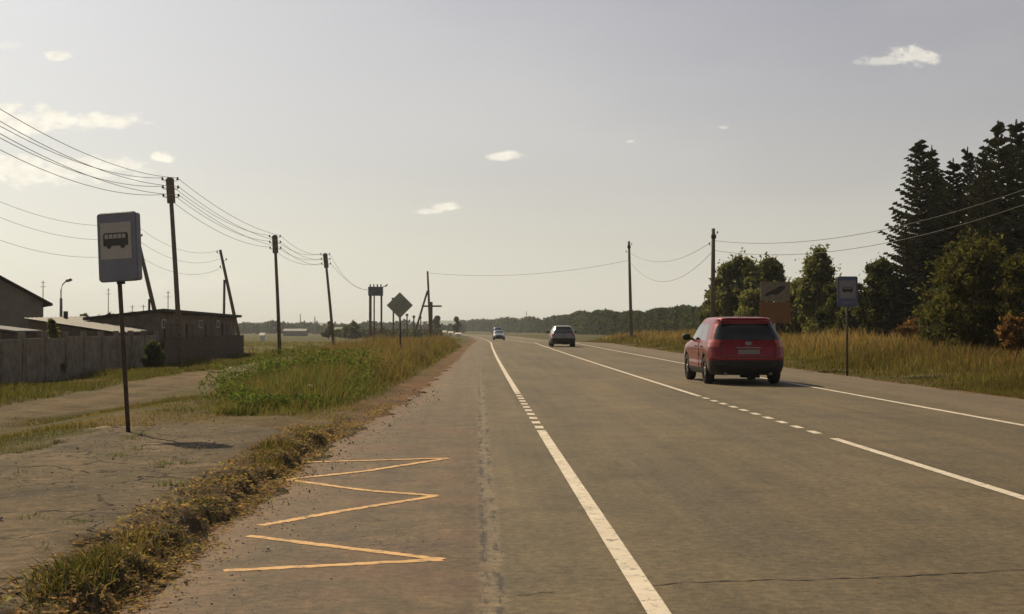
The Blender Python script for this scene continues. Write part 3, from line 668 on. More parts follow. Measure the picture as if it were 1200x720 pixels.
def grass():
    GREEN = (.118, .132, .045); YEL = (.165, .135, .055); DRY = (.29, .205, .11); REDD = (.225, .15, .09)
    # --- tall weeds island on the left
    A = Acc()
    n = 60000; Y = 23 + 77 * rng.uniform(0, 1, n) ** 1.6; lo = np.interp(Y, [22, 33, 45, 60, 100], [-4.6, -6.2, -6.9, -7.8, -8.8]); hi = np.interp(Y, [22, 24, 30, 45, 60, 100], [-2.6, -2.3, -2.0, -1.7, -1.5, -1.1]) + curve_c(Y)
    X = lo + (hi - lo) * rng.uniform(0, 1, n); 
    edge = np.minimum(np.minimum((X - lo) / 2.2, (hi - X) / 1.1), (Y - 23.2 - 1.3 * np.sin(X * 2.1) - .7 * np.sin(X * 5.3 + 1)) / 7.5).clip(0, 1)
    keep = rng.uniform(0, 1, n) < .06 + 1.5 * edge; X, Y, edge = X[keep], Y[keep], edge[keep]; n = len(X)
    pt = patchy(X, Y, .55, 2); redness = sstep(30, 46, Y + 3.4 * (X + 4)) * .62 + .12 * pt; isred = rng.uniform(0, 1, n) < redness.clip(.20, .95)
    h = (.10 + .56 * edge) * (1 + .35 * pt).clip(.45, 1.5) * rng.uniform(.55, 1.25, n) * np.where(isred, 1.1, .95)
    hue = np.where(isred[:, None], jitter(YEL, n), jitter(GREEN, n)); tip = np.where(isred[:, None], jitter(REDD, n), jitter((.15, .155, .06), n))
    A.add(blades(X, Y, h, np.interp(Y, [20, 100], [.014, .045]), hue, .35, tip)); A.build('tall_grass', GRASS, 'tall weeds and reddish seeding grass between the track and the road shoulder')
    # --- right verge
    A = Acc(); n = 90000; Y = 22 + 140 * rng.uniform(0, 1, n) ** 1.7; X0 = 11.25 + curve_c(Y); X = X0 + (np.minimum(.43 * Y, 60) + 3 - X0).clip(1) * rng.uniform(0, 1, n) ** 1.25
    d = X - X0; pt = patchy(X, Y, .45, 5); pt2 = patchy(X, Y, .18, 1)
    isred = rng.uniform(0, 1, n) < (sstep(1.0, 5, d) * .58 + .18 * pt2 + .15 * pt).clip(.05, .9)
    h = (.08 + .54 * sstep(.1, 4.5, d)) * (1 + .45 * pt + .2 * pt2).clip(.35, 1.6) * rng.uniform(.55, 1.25, n)
    hue = np.where(isred[:, None], jitter(YEL, n), jitter((.092, .092, .033), n)); tip = np.where(isred[:, None], np.where((pt2 > -.1)[:, None], jitter(DRY, n), jitter(REDD, n)), jitter((.15, .138, .05), n))
    shade = (1 + .22 * pt2 + .22 * patchy(X, Y, 1.1, 9))[:, None].clip(.55, 1.4); hue = hue * shade * (1.06, .96, .95); tip = tip * shade * (1.04, .93, .95)
    A.add(blades(X, Y, h, np.interp(Y, [20, 60, 160], [.014, .03, .09]), hue, .35, tip)); A.build('roadside_grass', GRASS, 'dry and green tall grass of the right verge')
    # --- left meadow strips and short turf
    A = Acc()
    n = 26000; Y = 30 + 95 * rng.uniform(0, 1, n) ** 1.5; X = rng.uniform(-15.3, -11.9, n); pt = patchy(X, Y, .5, 3)
    A.add(blades(X, Y, (.09 + .13 * (pt + .6).clip(0, 1.6)) * rng.uniform(.5, 1.4, n), np.interp(Y, [25, 120], [.016, .05]), jitter((.10, .10, .032), n), .5, jitter((.16, .14, .055), n)))
    n = 22000; Y = rng.uniform(13, 30, n); X = rng.uniform(-10.0, -4.8, n); pt = patchy(X, Y, .8, 4); kp = (pt > -.35) & ~((np.abs(Y - 21.2) < 1.4) & (pt < .5)) & ((X > -9.2) | (Y > 20)); X, Y, pt = X[kp], Y[kp], pt[kp]; n = len(X)
    A.add(blades(X, Y, (.03 + .07 * (pt + .4).clip(0, 1.4)) * rng.uniform(.5, 1.5, n), .011, jitter((.09, .088, .03), n), .6, jitter((.155, .13, .055), n)))
    n = 14000; Y = rng.uniform(19, 26.5, n); X = rng.uniform(-7, -1.9, n); pt = patchy(X, Y, 1.3, 6); kp = pt > -.15; X, Y = X[kp], Y[kp]; n = len(X)
    A.add(blades(X, Y, rng.uniform(.02, .10, n), .012, jitter((.17, .15, .06), n), .7, jitter(DRY, n)))
    n = 9000; Y = rng.uniform(60, 135, n); X = rng.uniform(-15.5, -11.9, n)
    n = 12000; Y = rng.uniform(95, 230, n); X = rng.uniform(-60, -1.5, n); kp = np.abs(Y - 135) > 11; X, Y = X[kp], Y[kp]; n = len(X)
    A.add(blades(X, Y, rng.uniform(.1, .4, n), .10, jitter((.14, .14, .05), n), .5, jitter((.22, .18, .08), n)))
    A.build('short_grass', GRASS, 'short patchy grass beside the dirt track and the bus stop')
    # --- overgrown kerb of the stop
    A = Acc()
    n = 14000; Y = rng.uniform(5.6, 20.2, n); X = -2.14 + rng.normal(0, .11, n) + .05 * np.sin(Y * 1.9) + .035 * np.sin(Y * 4.7 + 1); pt = patchy(X, Y, 2.1, 1) + .6 * np.sin(Y * .9 + .5)
    kp = pt > -.75; X, Y, pt = X[kp], Y[kp], pt[kp]; n = len(X)
    dryb = rng.uniform(0, 1, n) < .42 + .25 * np.sin(Y * 2.3)
    A.add(blades(X, Y, (.025 + .055 * (pt + .5).clip(0, 1.5)) * rng.uniform(.4, 1.5, n), rng.uniform(.005, .012, n), np.where(dryb[:, None], jitter(YEL, n), jitter((.060, .062, .022), n)), .8, np.where(dryb[:, None], jitter(DRY, n), jitter((.105, .098, .038), n))))
    for _ in range(26):
        cx, cy = rng.uniform(-4.9, -2.4), rng.uniform(7, 18.5); n = rng.integers(10, 45); X = cx + rng.normal(0, .06, n); Y = cy + rng.normal(0, .06, n)
        A.add(blades(X, Y, rng.uniform(.02, .10, n), .008, jitter((.11, .13, .04), n), .8, jitter((.17, .17, .06), n)))
    for (px, py) in ((275, 478), (205, 588), (60, 650), (250, 447)):
        g = G(px, py, 0 if py < 480 else .12); n = 60; X = g.x + rng.normal(0, .06, n); Y = g.y + rng.normal(0, .06, n)
        A.add(blades(X, Y, rng.uniform(.03, .11, n), .008, jitter((.09, .12, .03), n), .6, jitter((.15, .17, .06), n)))
    A.build('kerb_grass', GRASS, 'grass overgrowing the broken edge of the bus stop pad')
    # --- litter of dry leaves and gravel
    n = 4200; Y = rng.uniform(5.4, 26, n); X = np.interp(Y, [0, 18, 24, 30], [-1.88, -1.82, -1.6, -1.3]) + np.abs(rng.normal(0, .11, n)) * rng.choice([-1, 1], n, p=[.6, .4]); kp = patchy(X, Y, 1.4, 2) > -.2; X, Y = X[kp], Y[kp]; n = len(X)
    n2 = 5200; Y2 = rng.uniform(5.4, 19, n2); X2 = rng.uniform(-2.5, -1.75, n2); X = np.r_[X, X2]; Y = np.r_[Y, Y2]; n = len(X)
    C = np.stack([X, Y, np.where(X < -2.3, .14, .02 + mound_z(X, Y).clip(0, 1) * (X > -2.6))], -1); V, Fc, H = leaf_cloud(C, .022, jitter((.30, .21, .125), n, .45), flat=.5)
    tag(np_mesh('dry_litter', V, Fc, GRASS, H), 'dry leaf litter lying along the edge of the bay', 'litter', kind='stuff')
    mb = MB(); 
    for _ in range(420):
        y = random.uniform(5.5, 32); e = float(edge_left(y)); x = e + random.gauss(-.1, .25) if random.random() < .7 else random.uniform(-4.8, -2.5)
        s = random.uniform(.005, .02) * (1 + y / 60); z = .02 if x > -2.2 or y > 19 else .15
        mb.box((x, y, z), (s, s * random.uniform(.6, 1.2), s * .7), Euler((random.random(), random.random(), random.random() * 3)).to_matrix())
    for _ in range(900):
        y = random.uniform(5.5, 19); x = random.uniform(-4.9, -2.35); s = random.uniform(.004, .013); mb.box((x, y, .135), (s * 1.2, s, s * .8), Matrix.Rotation(random.random() * 3, 3, 'Z'))
    for _ in range(900):
        y = random.uniform(5.5, 30); x = float(edge_left(y)) + abs(random.gauss(0, .35)); s = random.uniform(.003, .011); mb.box((x, y, .008), (s * 1.2, s, s * .8), Matrix.Rotation(random.random() * 3, 3, 'Z'))
    tag(mb.build('gravel', simple('gravel_stone', (.30, .26, .21), .9, scale=3)), 'loose stones along the shoulder and the bus stop pad', 'gravel', kind='stuff')
grass()

def weeds():
    """broad-leaved weeds standing in the green patch, and white flower heads"""
    n = 34000; Y = 23.5 + 22 * rng.uniform(0, 1, n) ** 1.3; X = np.interp(Y, [22, 30, 45], [-3.7, -4.1, -4.6]) + rng.normal(0, 1.0, n); kp = (X < -2.3) & (X > np.interp(Y, [22, 33, 45], [-4.6, -6.2, -6.9])) & (patchy(X, Y, .7, 8) > -.5) & (Y > 25 + 1.3 * np.sin(X * 2.1) + .7 * np.sin(X * 5.3 + 1)); X, Y = X[kp], Y[kp]; n = len(X)
    hm = (.55 + .38 * patchy(X, Y, .6, 3).clip(-1, 1)) * (.2 + .8 * ((Y - 23) / 5).clip(0, 1)); C = np.stack([X, Y, terrain(X, Y) + hm * rng.uniform(.1, 1, n) ** .7], -1)
    V, Fc, H = leaf_cloud(C, .034, jitter((.105, .135, .042), n, .4)); tag(np_mesh('weeds', V, Fc, LEAF, H), 'bright green broad leaved weeds left of the road shoulder', 'weeds', kind='stuff')
    n = 26; pts = []
    for _ in range(9):
        x, y = random.uniform(-5.5, -2.6), random.uniform(24, 38); z = tz(x, y) + random.uniform(.35, .7)
        for k in range(7): pts.append((x + random.gauss(0, .03), y + random.gauss(0, .03), z + random.gauss(0, .01)))
    C = np.array(pts); V, Fc, H = leaf_cloud(C, .028, np.full((len(C), 3), .62), flat=.7); tag(np_mesh('white_flowers', V, Fc, LEAF, H), 'small white flower heads among the green weeds', 'flowers', kind='stuff')
weeds()

# ------------------------------------------------------------------ shared materials
WOOD = simple('weathered_pole_wood', (.15, .12, .09), .9, .15, scale=9, var=.4)
CONC = simple('fence_concrete', (.21, .185, .15), .9, .2, scale=2.2, var=.35, bmp=.3)
STEEL = simple('galvanised_steel', (.22, .22, .21), .5, .4, .6, var=.2)
DARKM = simple('dark_steel', (.05, .048, .045), .6, .3, .3)
CERAM = simple('insulator_ceramic', (.10, .085, .07), .35, .5)
WIRE = simple('wire_metal', (.2, .19, .17), .6, .3, .2)

# ------------------------------------------------------------------ fence and buildings
def concrete_fence():
    root = empty('concrete_fence', (-15.5, 30, -.5), 'weathered concrete panel fence running along the yard on the left', 'fence')
    def post(y):
        mb = MB(); mb.box((.0, y - 30, .86), (.2, .2, 1.84)); mb.build('post', CONC, root)
    y = 30.0; first = None
    while y < 67:
        L = 2.5 if y + 2.5 < 67.6 else 67.6 - y
        mb = MB(); zb = -.06; tilt = random.uniform(-.012, .012)
        mb.box((tilt, y - 30 + L / 2, .80 + zb + random.uniform(-.02, .02)), (.10, L - .19, 1.62))
        for k in range(3): mb.box((.062 + tilt, y - 30 + L / 2, .28 + .5 * k), (.03, L - .5, .36))
        p = mb.build('fence_panel', CONC, root); post(y); y += 2.5
    post(67.6)
concrete_fence()
def board_fence():
    m = simple('fence_boards', (.115, .088, .062), .9, .15, scale=5, var=.4)
    root = empty('board_fence', (-15.2, 68, -.5), 'dark wooden board fence in front of the low brick garages', 'fence')
    mb = MB(); y = 0
    while y < 23.4:
        w = random.uniform(.14, .2); mb.box((random.uniform(-.01, .01), y + w / 2, .66 + random.uniform(-.06, .05)), (.03, w - .012, 1.45)); y += w
    mb.build('board_panel', m, root)
    mb = MB(); mb.box((-.05, 11.7, .3), (.05, 23.4, .09)); mb.box((-.05, 11.7, 1.1), (.05, 23.4, .09)); mb.build('rail', m, root)
board_fence()

def brick_mat(name, c1, c2, mortar, scale=4):
    m, nt, b = nodes_mat(name, .9, .15); t = nt.nodes.new('ShaderNodeTexBrick'); v = objco(nt)
    sp = nt.nodes.new('ShaderNodeSeparateXYZ'); nt.links.new(v, sp.inputs[0]); cb = nt.nodes.new('ShaderNodeCombineXYZ')
    nt.links.new(mth(nt, 'ADD', sp.outputs[0], sp.outputs[1]), cb.inputs[0]); nt.links.new(sp.outputs[2], cb.inputs[1]); nt.links.new(cb.outputs[0], t.inputs['Vector'])
    t.inputs['Scale'].default_value = scale; t.inputs['Color1'].default_value = (*c1, 1); t.inputs['Color2'].default_value = (*c2, 1); t.inputs['Mortar'].default_value = (*mortar, 1)
    f = add_noise(nt, 1.2, 6, .65, v); nt.links.new(mixc(nt, 1.0, t.outputs[0], ramp(nt, f, [(.3, (.6, .6, .6)), (.7, (1.3, 1.3, 1.3))]), 'MULTIPLY'), b.inputs['Base Color']); return m
BRICK = brick_mat('grey_brick', (.20, .155, .115), (.15, .12, .09), (.19, .17, .14))
ROOFD = simple('dark_roof_felt', (.05, .045, .04), .85, .2, scale=2)
SLATE = simple('pale_corrugated_slate', (.13, .135, .14), .7, .3, scale=1.5, var=.3)
GLASSD = simple('dark_window_glass', (.03, .035, .04), .12, .6, var=.1)
FRAME = simple('painted_window_frame', (.45, .44, .40), .6)
def window(root, c, w, h, axis='x'):
    d = (w, .06, h) if axis == 'y' else (.06, w, h)
    f = MB(); s = .06
    def bx(dx, dz, ww, hh):
        cc = (c[0] + (dx if axis == 'y' else 0), c[1] + (0 if axis == 'y' else dx), c[2] + dz); f.box(cc, (ww, .08, hh) if axis == 'y' else (.08, ww, hh))
    bx(-w / 2, 0, s, h - s); bx(w / 2, 0, s, h - s); bx(0, h / 2, w + s, s); bx(0, -h / 2, w + s, s); bx(0, 0, s * .7, h - s)
    fr = f.build('window', FRAME, root); g = MB(); g.box(c, (w - .03, .04, h - .03) if axis == 'y' else (.04, w - .03, h - .03)); g.build('pane', GLASSD, fr)

def garages():
    # long low brick garages, their long side along the board fence
    x1, y0, y1, g = -15.75, 69, 91.5, -.55; W = 3.4
    r = empty('brick_garage', (x1, y0, g), 'long low brick garage block with a sloping felt roof at the end of the fence', 'garage')
    L = y1 - y0; h0, h1 = 2.75, 2.62
    mb = MB(); hl = .38; mb.add([(0, 0, 0), (0, 0, h0), (0, L, h1), (0, L, 0), (-W, 0, 0), (-W, 0, h0 - hl), (-W, L, h1 - hl), (-W, L, 0)], [(0, 1, 2, 3), (4, 7, 6, 5), (0, 4, 5, 1), (3, 2, 6, 7), (1, 5, 6, 2)]); mb.build('wall', BRICK, r)
    mb = MB(); mb.prism([(.35, -.3, h0 + .02), (.35, -.3, h0 + .16), (.35, L + .45, h1 + .14), (.35, L + .45, h1)], (-W - .6, 0, -hl * 1.15)); rf = mb.build('roof', ROOFD, r)
    for k in range(4):
        mb = MB(); y = 2.6 + 5.4 * k; mb.box((.04, y, 1.12), (.08, 2.5, 2.1)); mb.box((.09, y, 1.12), (.03, .05, 2.1)); d = mb.build('garage_door', simple('rusty_gate', (.10, .065, .045), .7, scale=3, var=.4), r)
        q = MB(); q.box((.11, y + .2, 1.1), (.05, .05, .2)); q.build('handle', DARKM, d)
    for y in (1.2, 10.6, 16.0): window(r, (.03, y + 0.0, 2.15), .8, .4, 'x')
    q = MB(); q.box((-.9, 2.0, h0 + .38), (.1, .1, .6)); q.build('vent_pipe', DARKM, r)
    # shed with pale slate roof
    c = [P(28, 373, 66), P(100, 371, 73), P(176, 388, 68.5), P(138, 389.5, 61)]
    g = -.55; r = empty('slate_roof_shed', (c[3].x, c[3].y, g), 'low shed with a pale grey corrugated slate roof behind the concrete fence', 'shed')
    loc = Vector((c[3].x, c[3].y, g)); q = [p - loc for p in c]
    low = [Vector((p.x, p.y, 0)) for p in q]; top = [p - Vector((0, 0, .09)) for p in q]; cen = sum(low, Vector()) / 4
    def inn(p): return cen.lerp(p, .93) + Vector((0, 0, p.z - cen.lerp(p, .93).z))
    mb = MB(); mb.add([inn(p) for p in low] + [inn(p) for p in top], [(0, 1, 2, 3), (4, 7, 6, 5), (0, 4, 5, 1), (1, 5, 6, 2), (2, 6, 7, 3), (3, 7, 4, 0)]); mb.build('wall', simple('shed_boards', (.10, .08, .06), .9, scale=3), r)
    # corrugated roof surface
    mb = MB(); N = 60; v = []; f = []
    for k in range(N + 1):
        a = q[0].lerp(q[1], k / N); b = q[3].lerp(q[2], k / N); w = .03 * math.sin(k * 1.57); v += [a + Vector((0, 0, w)), b + Vector((0, 0, w)), a - Vector((0, 0, .05 - w)), b - Vector((0, 0, .05 - w))]
    for k in range(N): i = 4 * k; f += [(i, i + 1, i + 5, i + 4), (i + 2, i + 6, i + 7, i + 3), (i + 1, i + 3, i + 7, i + 5), (i, i + 4, i + 6, i + 2)]
    mb.add(v, f); rf = mb.build('roof', SLATE, r)
    p = P(77, 372, 69) - loc; mb = MB(); mb.box((p.x, p.y, p.z + .05), (.18, .18, .5)); mb.build('chimney', DARKM, rf)
    # small lean-to at the left edge
    p = P(-30, 384, 56); g = -.55; r = empty('lean_to_shed', (p.x, p.y, g), 'small lean-to with a pale sheet roof at the left edge of the picture', 'shed')
    h = p.z - g; mb = MB(); mb.prism([(-1.4, 0, 0), (-1.4, 0, h + .15), (1.55, 0, h - .22), (1.55, 0, 0)], (0, 3, 0)); mb.build('wall', bpy.data.materials['shed_boards'], r)
    mb = MB(); mb.prism([(-1.6, -.2, h + .2), (-1.6, -.2, h + .27), (1.75, -.2, h - .13), (1.75, -.2, h - .2)], (0, 3.4, 0)); mb.build('roof', SLATE, r)
    # gabled house on the left
    e = P(50, 353, 76); g = -.55; W = 9.4; h = e.z - g; ridge = W / 2 * .56
    r = empty('gabled_house', (e.x, e.y, g), 'plain plastered house with a dark pitched roof at the left edge', 'house', rz=R(21))
    mb = MB(); mb.prism([(0, 0, 0), (0, 0, h - .05), (-W / 2, 0, h - .05 + ridge), (-W, 0, h - .05), (-W, 0, 0)], (0, 11, 0)); mb.build('wall', simple('grey_plaster', (.20, .175, .145), .9, scale=1.2, var=.2), r)
    rf = MB()
    for s in (1, -1):
        x0 = -W / 2; xe = x0 + s * (W / 2 + .5); zr = h + ridge + .02; ze = h - .56 * .5 + .02
        rf.prism([(x0, -.45, zr), (x0, -.45, zr + .12), (xe, -.45, ze + .12), (xe, -.45, ze)], (0, 11.9, 0))
    ro = rf.build('roof', ROOFD, r); mb = MB(); mb.box((-W / 2 - .8, 6, h + ridge + .5), (.5, .5, 1.3)); mb.build('chimney', BRICK, ro)
    window(r, (-W + 2.2, -.02, 1.6), 1.1, 1.2, 'y'); window(r, (-W / 2, -.02, h + ridge * .35), .7, .8, 'y')
garages()

# ------------------------------------------------------------------ utility poles
def insulator(mb_parent, root, p, side, nm='insulator'):
    mb = MB(); mb.tube([p, p + Vector((side * .13, 0, -.02)), p + Vector((side * .17, 0, .05))], .012, 6)
    o = mb.build('hook', DARKM, root)
    b = p + Vector((side * .17, 0, .03)); k = MB(); k.tube([b, b + Vector((0, 0, .05)), b + Vector((0, 0, .06)), b + Vector((0, 0, .12)), b + Vector((0, 0, .15))], [.05, .06, .04, .045, .02], 10); k.build('insulator', CERAM, o, True)
    return b + Vector((0, 0, .1))
ATT = []   # attachment points per pole of the six-wire line
def six_wire_pole(px0, ptop, Y, xbase, label, lean=0, block=1.15, hdist=.5, r0=.13, gz=None):
    top = P(px0, ptop, Y); base = P(xbase, 400, Y); z = tz(base.x, Y); base = Vector((base.x, Y, z))
    root = empty('utility_pole', base, label, 'utility pole', 'wooden poles of the six wire line on the left')
    t = top - base; mb = MB(); mb.tube([(0, 0, -.4), tuple(t * .5), tuple(t)], [r0, r0 * .85, r0 * .72], 12); mb.build('pole', WOOD, root, True)
    up = t.normalized(); q = MB(); c = t - up * (block / 2 - .02)
    rot = Vector((0, 0, 1)).rotation_difference(up).to_matrix()
    q.box(c, (.36, .16, block), rot); q.box(c + rot @ Vector((0, 0, block / 2 + .02)), (.24, .15, .08), rot); q.build('timber_block', WOOD, root, bevel=.02)
    pts = {}
    for row, name in enumerate(('top', 'middle', 'bottom')):
        for side in (-1, 1):
            p = t - up * (.08 + hdist * .78 * row) + Vector((side * .18, 0, 0)); pts[(name, side)] = base + insulator(None, root, p, side)
    ATT.append((base, pts)); return root
six_wire_pole(199, 210, 64, 213, 'nearest six wire pole, leaning left just behind the concrete fence line')
six_wire_pole(322, 277, 91, 328.5, 'second six wire pole, standing alone past the end of the board fence')
six_wire_pole(381, 298, 112, 392, 'third six wire pole, leaning left above the tall grass')
# the pole before, outside the frame on the left, from which the wires come in
six_wire_pole(-150, 40, 34, -120, 'six wire pole out of the picture on the left')

def wire_mesh(spans, r=.0115):
    """spans: list of (a, b, sag); one continuous wire"""
    pts = []
    for a, b, s in spans:
        K = 22
        for k in range(K + 1):
            if pts and k == 0: continue
            t = k / K; p = Vector(a).lerp(Vector(b), t); p.z -= 4 * s * t * (1 - t); pts.append(p)
    mb = MB(); rs = [r] * len(pts); mb.tube(pts, rs, 5, False); return mb
def left_wires():
    p1, p2, p3, p0 = [a[1] for a in ATT]
    for row in ('top', 'middle', 'bottom'):
        for side in (-1, 1):
            k = (row, side)
            sp = [(p0[k], p1[k], .95 if side < 0 else .8), (p1[k], p2[k], .55 if side < 0 else .42), (p2[k], p3[k], .55)]
            if row == 'bottom' and side > 0 or row == 'top' and side > 0:
                e = P(432 if row == 'top' else 447, 339, 128); sp.append((p3[k], e, .9))
            o = wire_mesh(sp).build('power_wire', WIRE)
            tag(o, '%s wire on the %s side of the six wire poles on the left' % (row, 'left' if side < 0 else 'right'), 'wire', 'wires of the six wire line')
left_wires()

def aframes():
    # leaning propped poles behind
    def leaning(top, base, Y, strut, label, nins):
        a = P(*top, Y); b = P(*base, Y); z = tz(b.x, Y); bb = b + (b - a) * ((b.z - z) / (a.z - b.z)); root = empty('propped_pole', bb, label, 'utility pole', 'old leaning poles behind the garages')
        t = a - bb; mb = MB(); mb.tube([(0, 0, 0), tuple(t * .5), tuple(t)], [.14, .12, .1], 10); mb.build('pole', WOOD, root, True)
        if strut:
            s = P(*strut[0], Y) - bb; e = P(*strut[1], Y + .5); e = Vector((e.x, e.y, tz(e.x, e.y))) - bb; mb = MB(); mb.tube([tuple(s), tuple(e)], .09, 8); mb.build('strut', WOOD, root, True)
        up = t.normalized()
        for k in range(nins): insulator(None, root, t - up * (.25 + .55 * k) + Vector((.1 if k % 2 else -.1, 0, 0)), 1 if k % 2 else -1)
        return a
    a = leaning((157, 262), (183, 372), 80, None, 'slender pole leaning steeply left behind the bus stop sign', 2)
    b = leaning((258, 293), (275, 372), 100, ((263, 328), (262, 374)), 'propped pole leaning left above the brick garage roof', 3)
    for i, (yl, dy, nm) in enumerate(((236, 0, 'upper'), (255, .8, 'middle'), (284, 1.7, 'lower'))):
        l = P(-40, yl - 18, 60); sp = [(l, a - Vector((0, 0, dy)), .7), (a - Vector((0, 0, dy)), b - Vector((0, 0, dy * .8)), .8)]
        tag(wire_mesh(sp, .009).build('old_wire', WIRE), '%s thin wire coming to the two old leaning poles' % nm, 'wire', 'thin wires of the old leaning poles')
aframes()

def right_line():
    A = []
    for (xt, yt, xb, Y, lab) in ((836, 268, 835, 90, 'tall bare pole left of the leafy trees on the right verge'), (737, 283, 740, 135, 'farther bare pole standing before the wood, left of the other one')):
        a = P(xt, yt, Y); b = P(xb, 400, Y); z = tz(b.x, Y); root = empty('wire_pole', (b.x, Y, z), lab, 'utility pole', 'bare poles on the right verge'); t = a - Vector((b.x, Y, z))
        mb = MB(); mb.tube([(0, 0, -.3), tuple(t * .5), tuple(t)], [.17, .15, .115], 10); mb.build('pole', WOOD, root, True)
        mb = MB(); mb.box((t.x, t.y - .1, t.z - .55), (.32, .12, .26)); mb.build('bracket', DARKM, root)
        insulator(None, root, t - Vector((-.1, 0, .35)), 1); insulator(None, root, t - Vector((.1, 0, 1.1)), -1); A.append(a)
    r = P(1330, 150, 52); root = empty('wire_pole', (r.x, 52, tz(r.x, 52)), 'bare pole out of the picture on the right', 'utility pole', 'bare poles on the right verge')
    mb = MB(); mb.tube([(0, 0, -.3), (0, 0, r.z - tz(r.x, 52))], [.17, .12], 10); mb.build('pole', WOOD, root, True)
    far = P(501, 320, 150)
    for nm, dz, s1, s2, s3 in (('upper', .8, 1.4, 1.2, .6), ('lower', 1.45, 1.4, 2.1, .8)):
        d = Vector((0, 0, dz)); sp = [(r - d * .9, A[0] - d, s1 + (.0 if nm == 'upper' else .1)), (A[0] - d, A[1] - d * 1.3, s2)]
        if nm == 'lower': sp.append((A[1] - d * 1.3, far, s3))
        tag(wire_mesh(sp, .015).build('power_wire', WIRE), '%s of the two sagging wires on the right verge poles' % nm, 'wire', 'wires of the bare poles on the right')
right_line()

def far_posts():
    # frame of two posts with a box on top
    Y = 128; a = P(434, 337, Y); b = P(447, 337, Y); z = tz(a.x, Y)
    r = empty('transformer_frame', (a.x, Y, z), 'two post frame carrying a dark box with insulators at the edge of the weeds', 'transformer'); o = Vector((a.x, Y, z))
    for i, (p, rr) in enumerate(((a, .13), (P(438.5, 337, Y + 2), .07), (b, .09))):
        q = p - o; mb = MB(); mb.tube([(q.x, q.y, -.3), tuple(q)], rr, 8); mb.build('post', WOOD, r, True)
    c = P(440.5, 341, Y) - o; mb = MB(); mb.box((c.x, c.y - .3, c.z - .05), (1.35, .8, .85)); mb.build('transformer_box', simple('dusty_blue_box', (.14, .16, .19), .6), r, bevel=.04)
    for k in range(4):
        mb = MB(); x = c.x - .5 + .33 * k; mb.tube([(x, c.y - .3, c.z + .38), (x, c.y - .3, c.z + .55), (x, c.y - .3, c.z + .62)], [.05, .07, .03], 8); mb.build('insulator', CERAM, r, True)
    mb = MB(); mb.tube([(c.x + .6, c.y, c.z + .3), (c.x + 1.0, c.y, c.z + .52)], .04, 6); mb.tube([(c.x + .88, c.y, c.z + .4), (c.x + 1.08, c.y, c.z + .6)], .07, 6); mb.build('floodlight', DARKM, r)
    # pole with prop, cross on its post
    Y = 150; t = P(501, 318, Y); b = P(505, 395, Y); z = tz(b.x, Y); o = Vector((b.x, Y, z)); r = empty('propped_pole', o, 'tall thin pole held by a slanting prop behind the diamond sign', 'utility pole'); q = t - o
    mb = MB(); mb.tube([(0, 0, -.3), tuple(q)], [.16, .1], 8); mb.build('pole', WOOD, r, True)
    s = P(501, 341, Y) - o; e = P(483, 392, Y) - o; mb = MB(); mb.tube([tuple(s), (e.x, e.y, 0)], .11, 8); mb.build('strut', WOOD, r, True)
    Y = 140; c = P(505.5, 354, Y); z = tz(c.x, Y); o = Vector((c.x, Y, z)); r = empty('wooden_cross', o, 'dark roadside post with one wide crossbar like a cross', 'cross'); h = c.z - z
    mb = MB(); mb.box((0, 0, h / 2), (.26, .2, h), None); mb.build('post', WOOD, r, bevel=.02); w = (P(517.5, 359, Y) - P(494, 359, Y)).x; cc = P(506, 359, Y) - o
    mb = MB(); mb.box((cc.x, -.14, cc.z), (w, .1, .17)); mb.build('crossbar', WOOD, r)
    for (px, pt, Y, rr, lab) in ((485, 370, 170, .10, 'short post left of the slanting prop'), (461, 349, 140, .10, 'grey post half hidden behind the diamond sign'), (477, 368, 175, .1, 'stubby post just right of the diamond sign'), (493, 371, 180, .08, 'thin short post right of the prop')):
        p = P(px, pt, Y); z = tz(p.x, Y); r = empty('marker_post', (p.x, Y, z), lab, 'post', 'posts in the far left verge'); h = p.z - z
        mb = MB(); mb.tube([(0, 0, -.2), (0, 0, h)], [rr, rr * .8], 8); mb.build('post', WOOD, r, True); mb = MB(); mb.box((0, -.05, h - .15), (rr * 3.2, .1, .28)); mb.build('cap', DARKM, r)
far_posts()

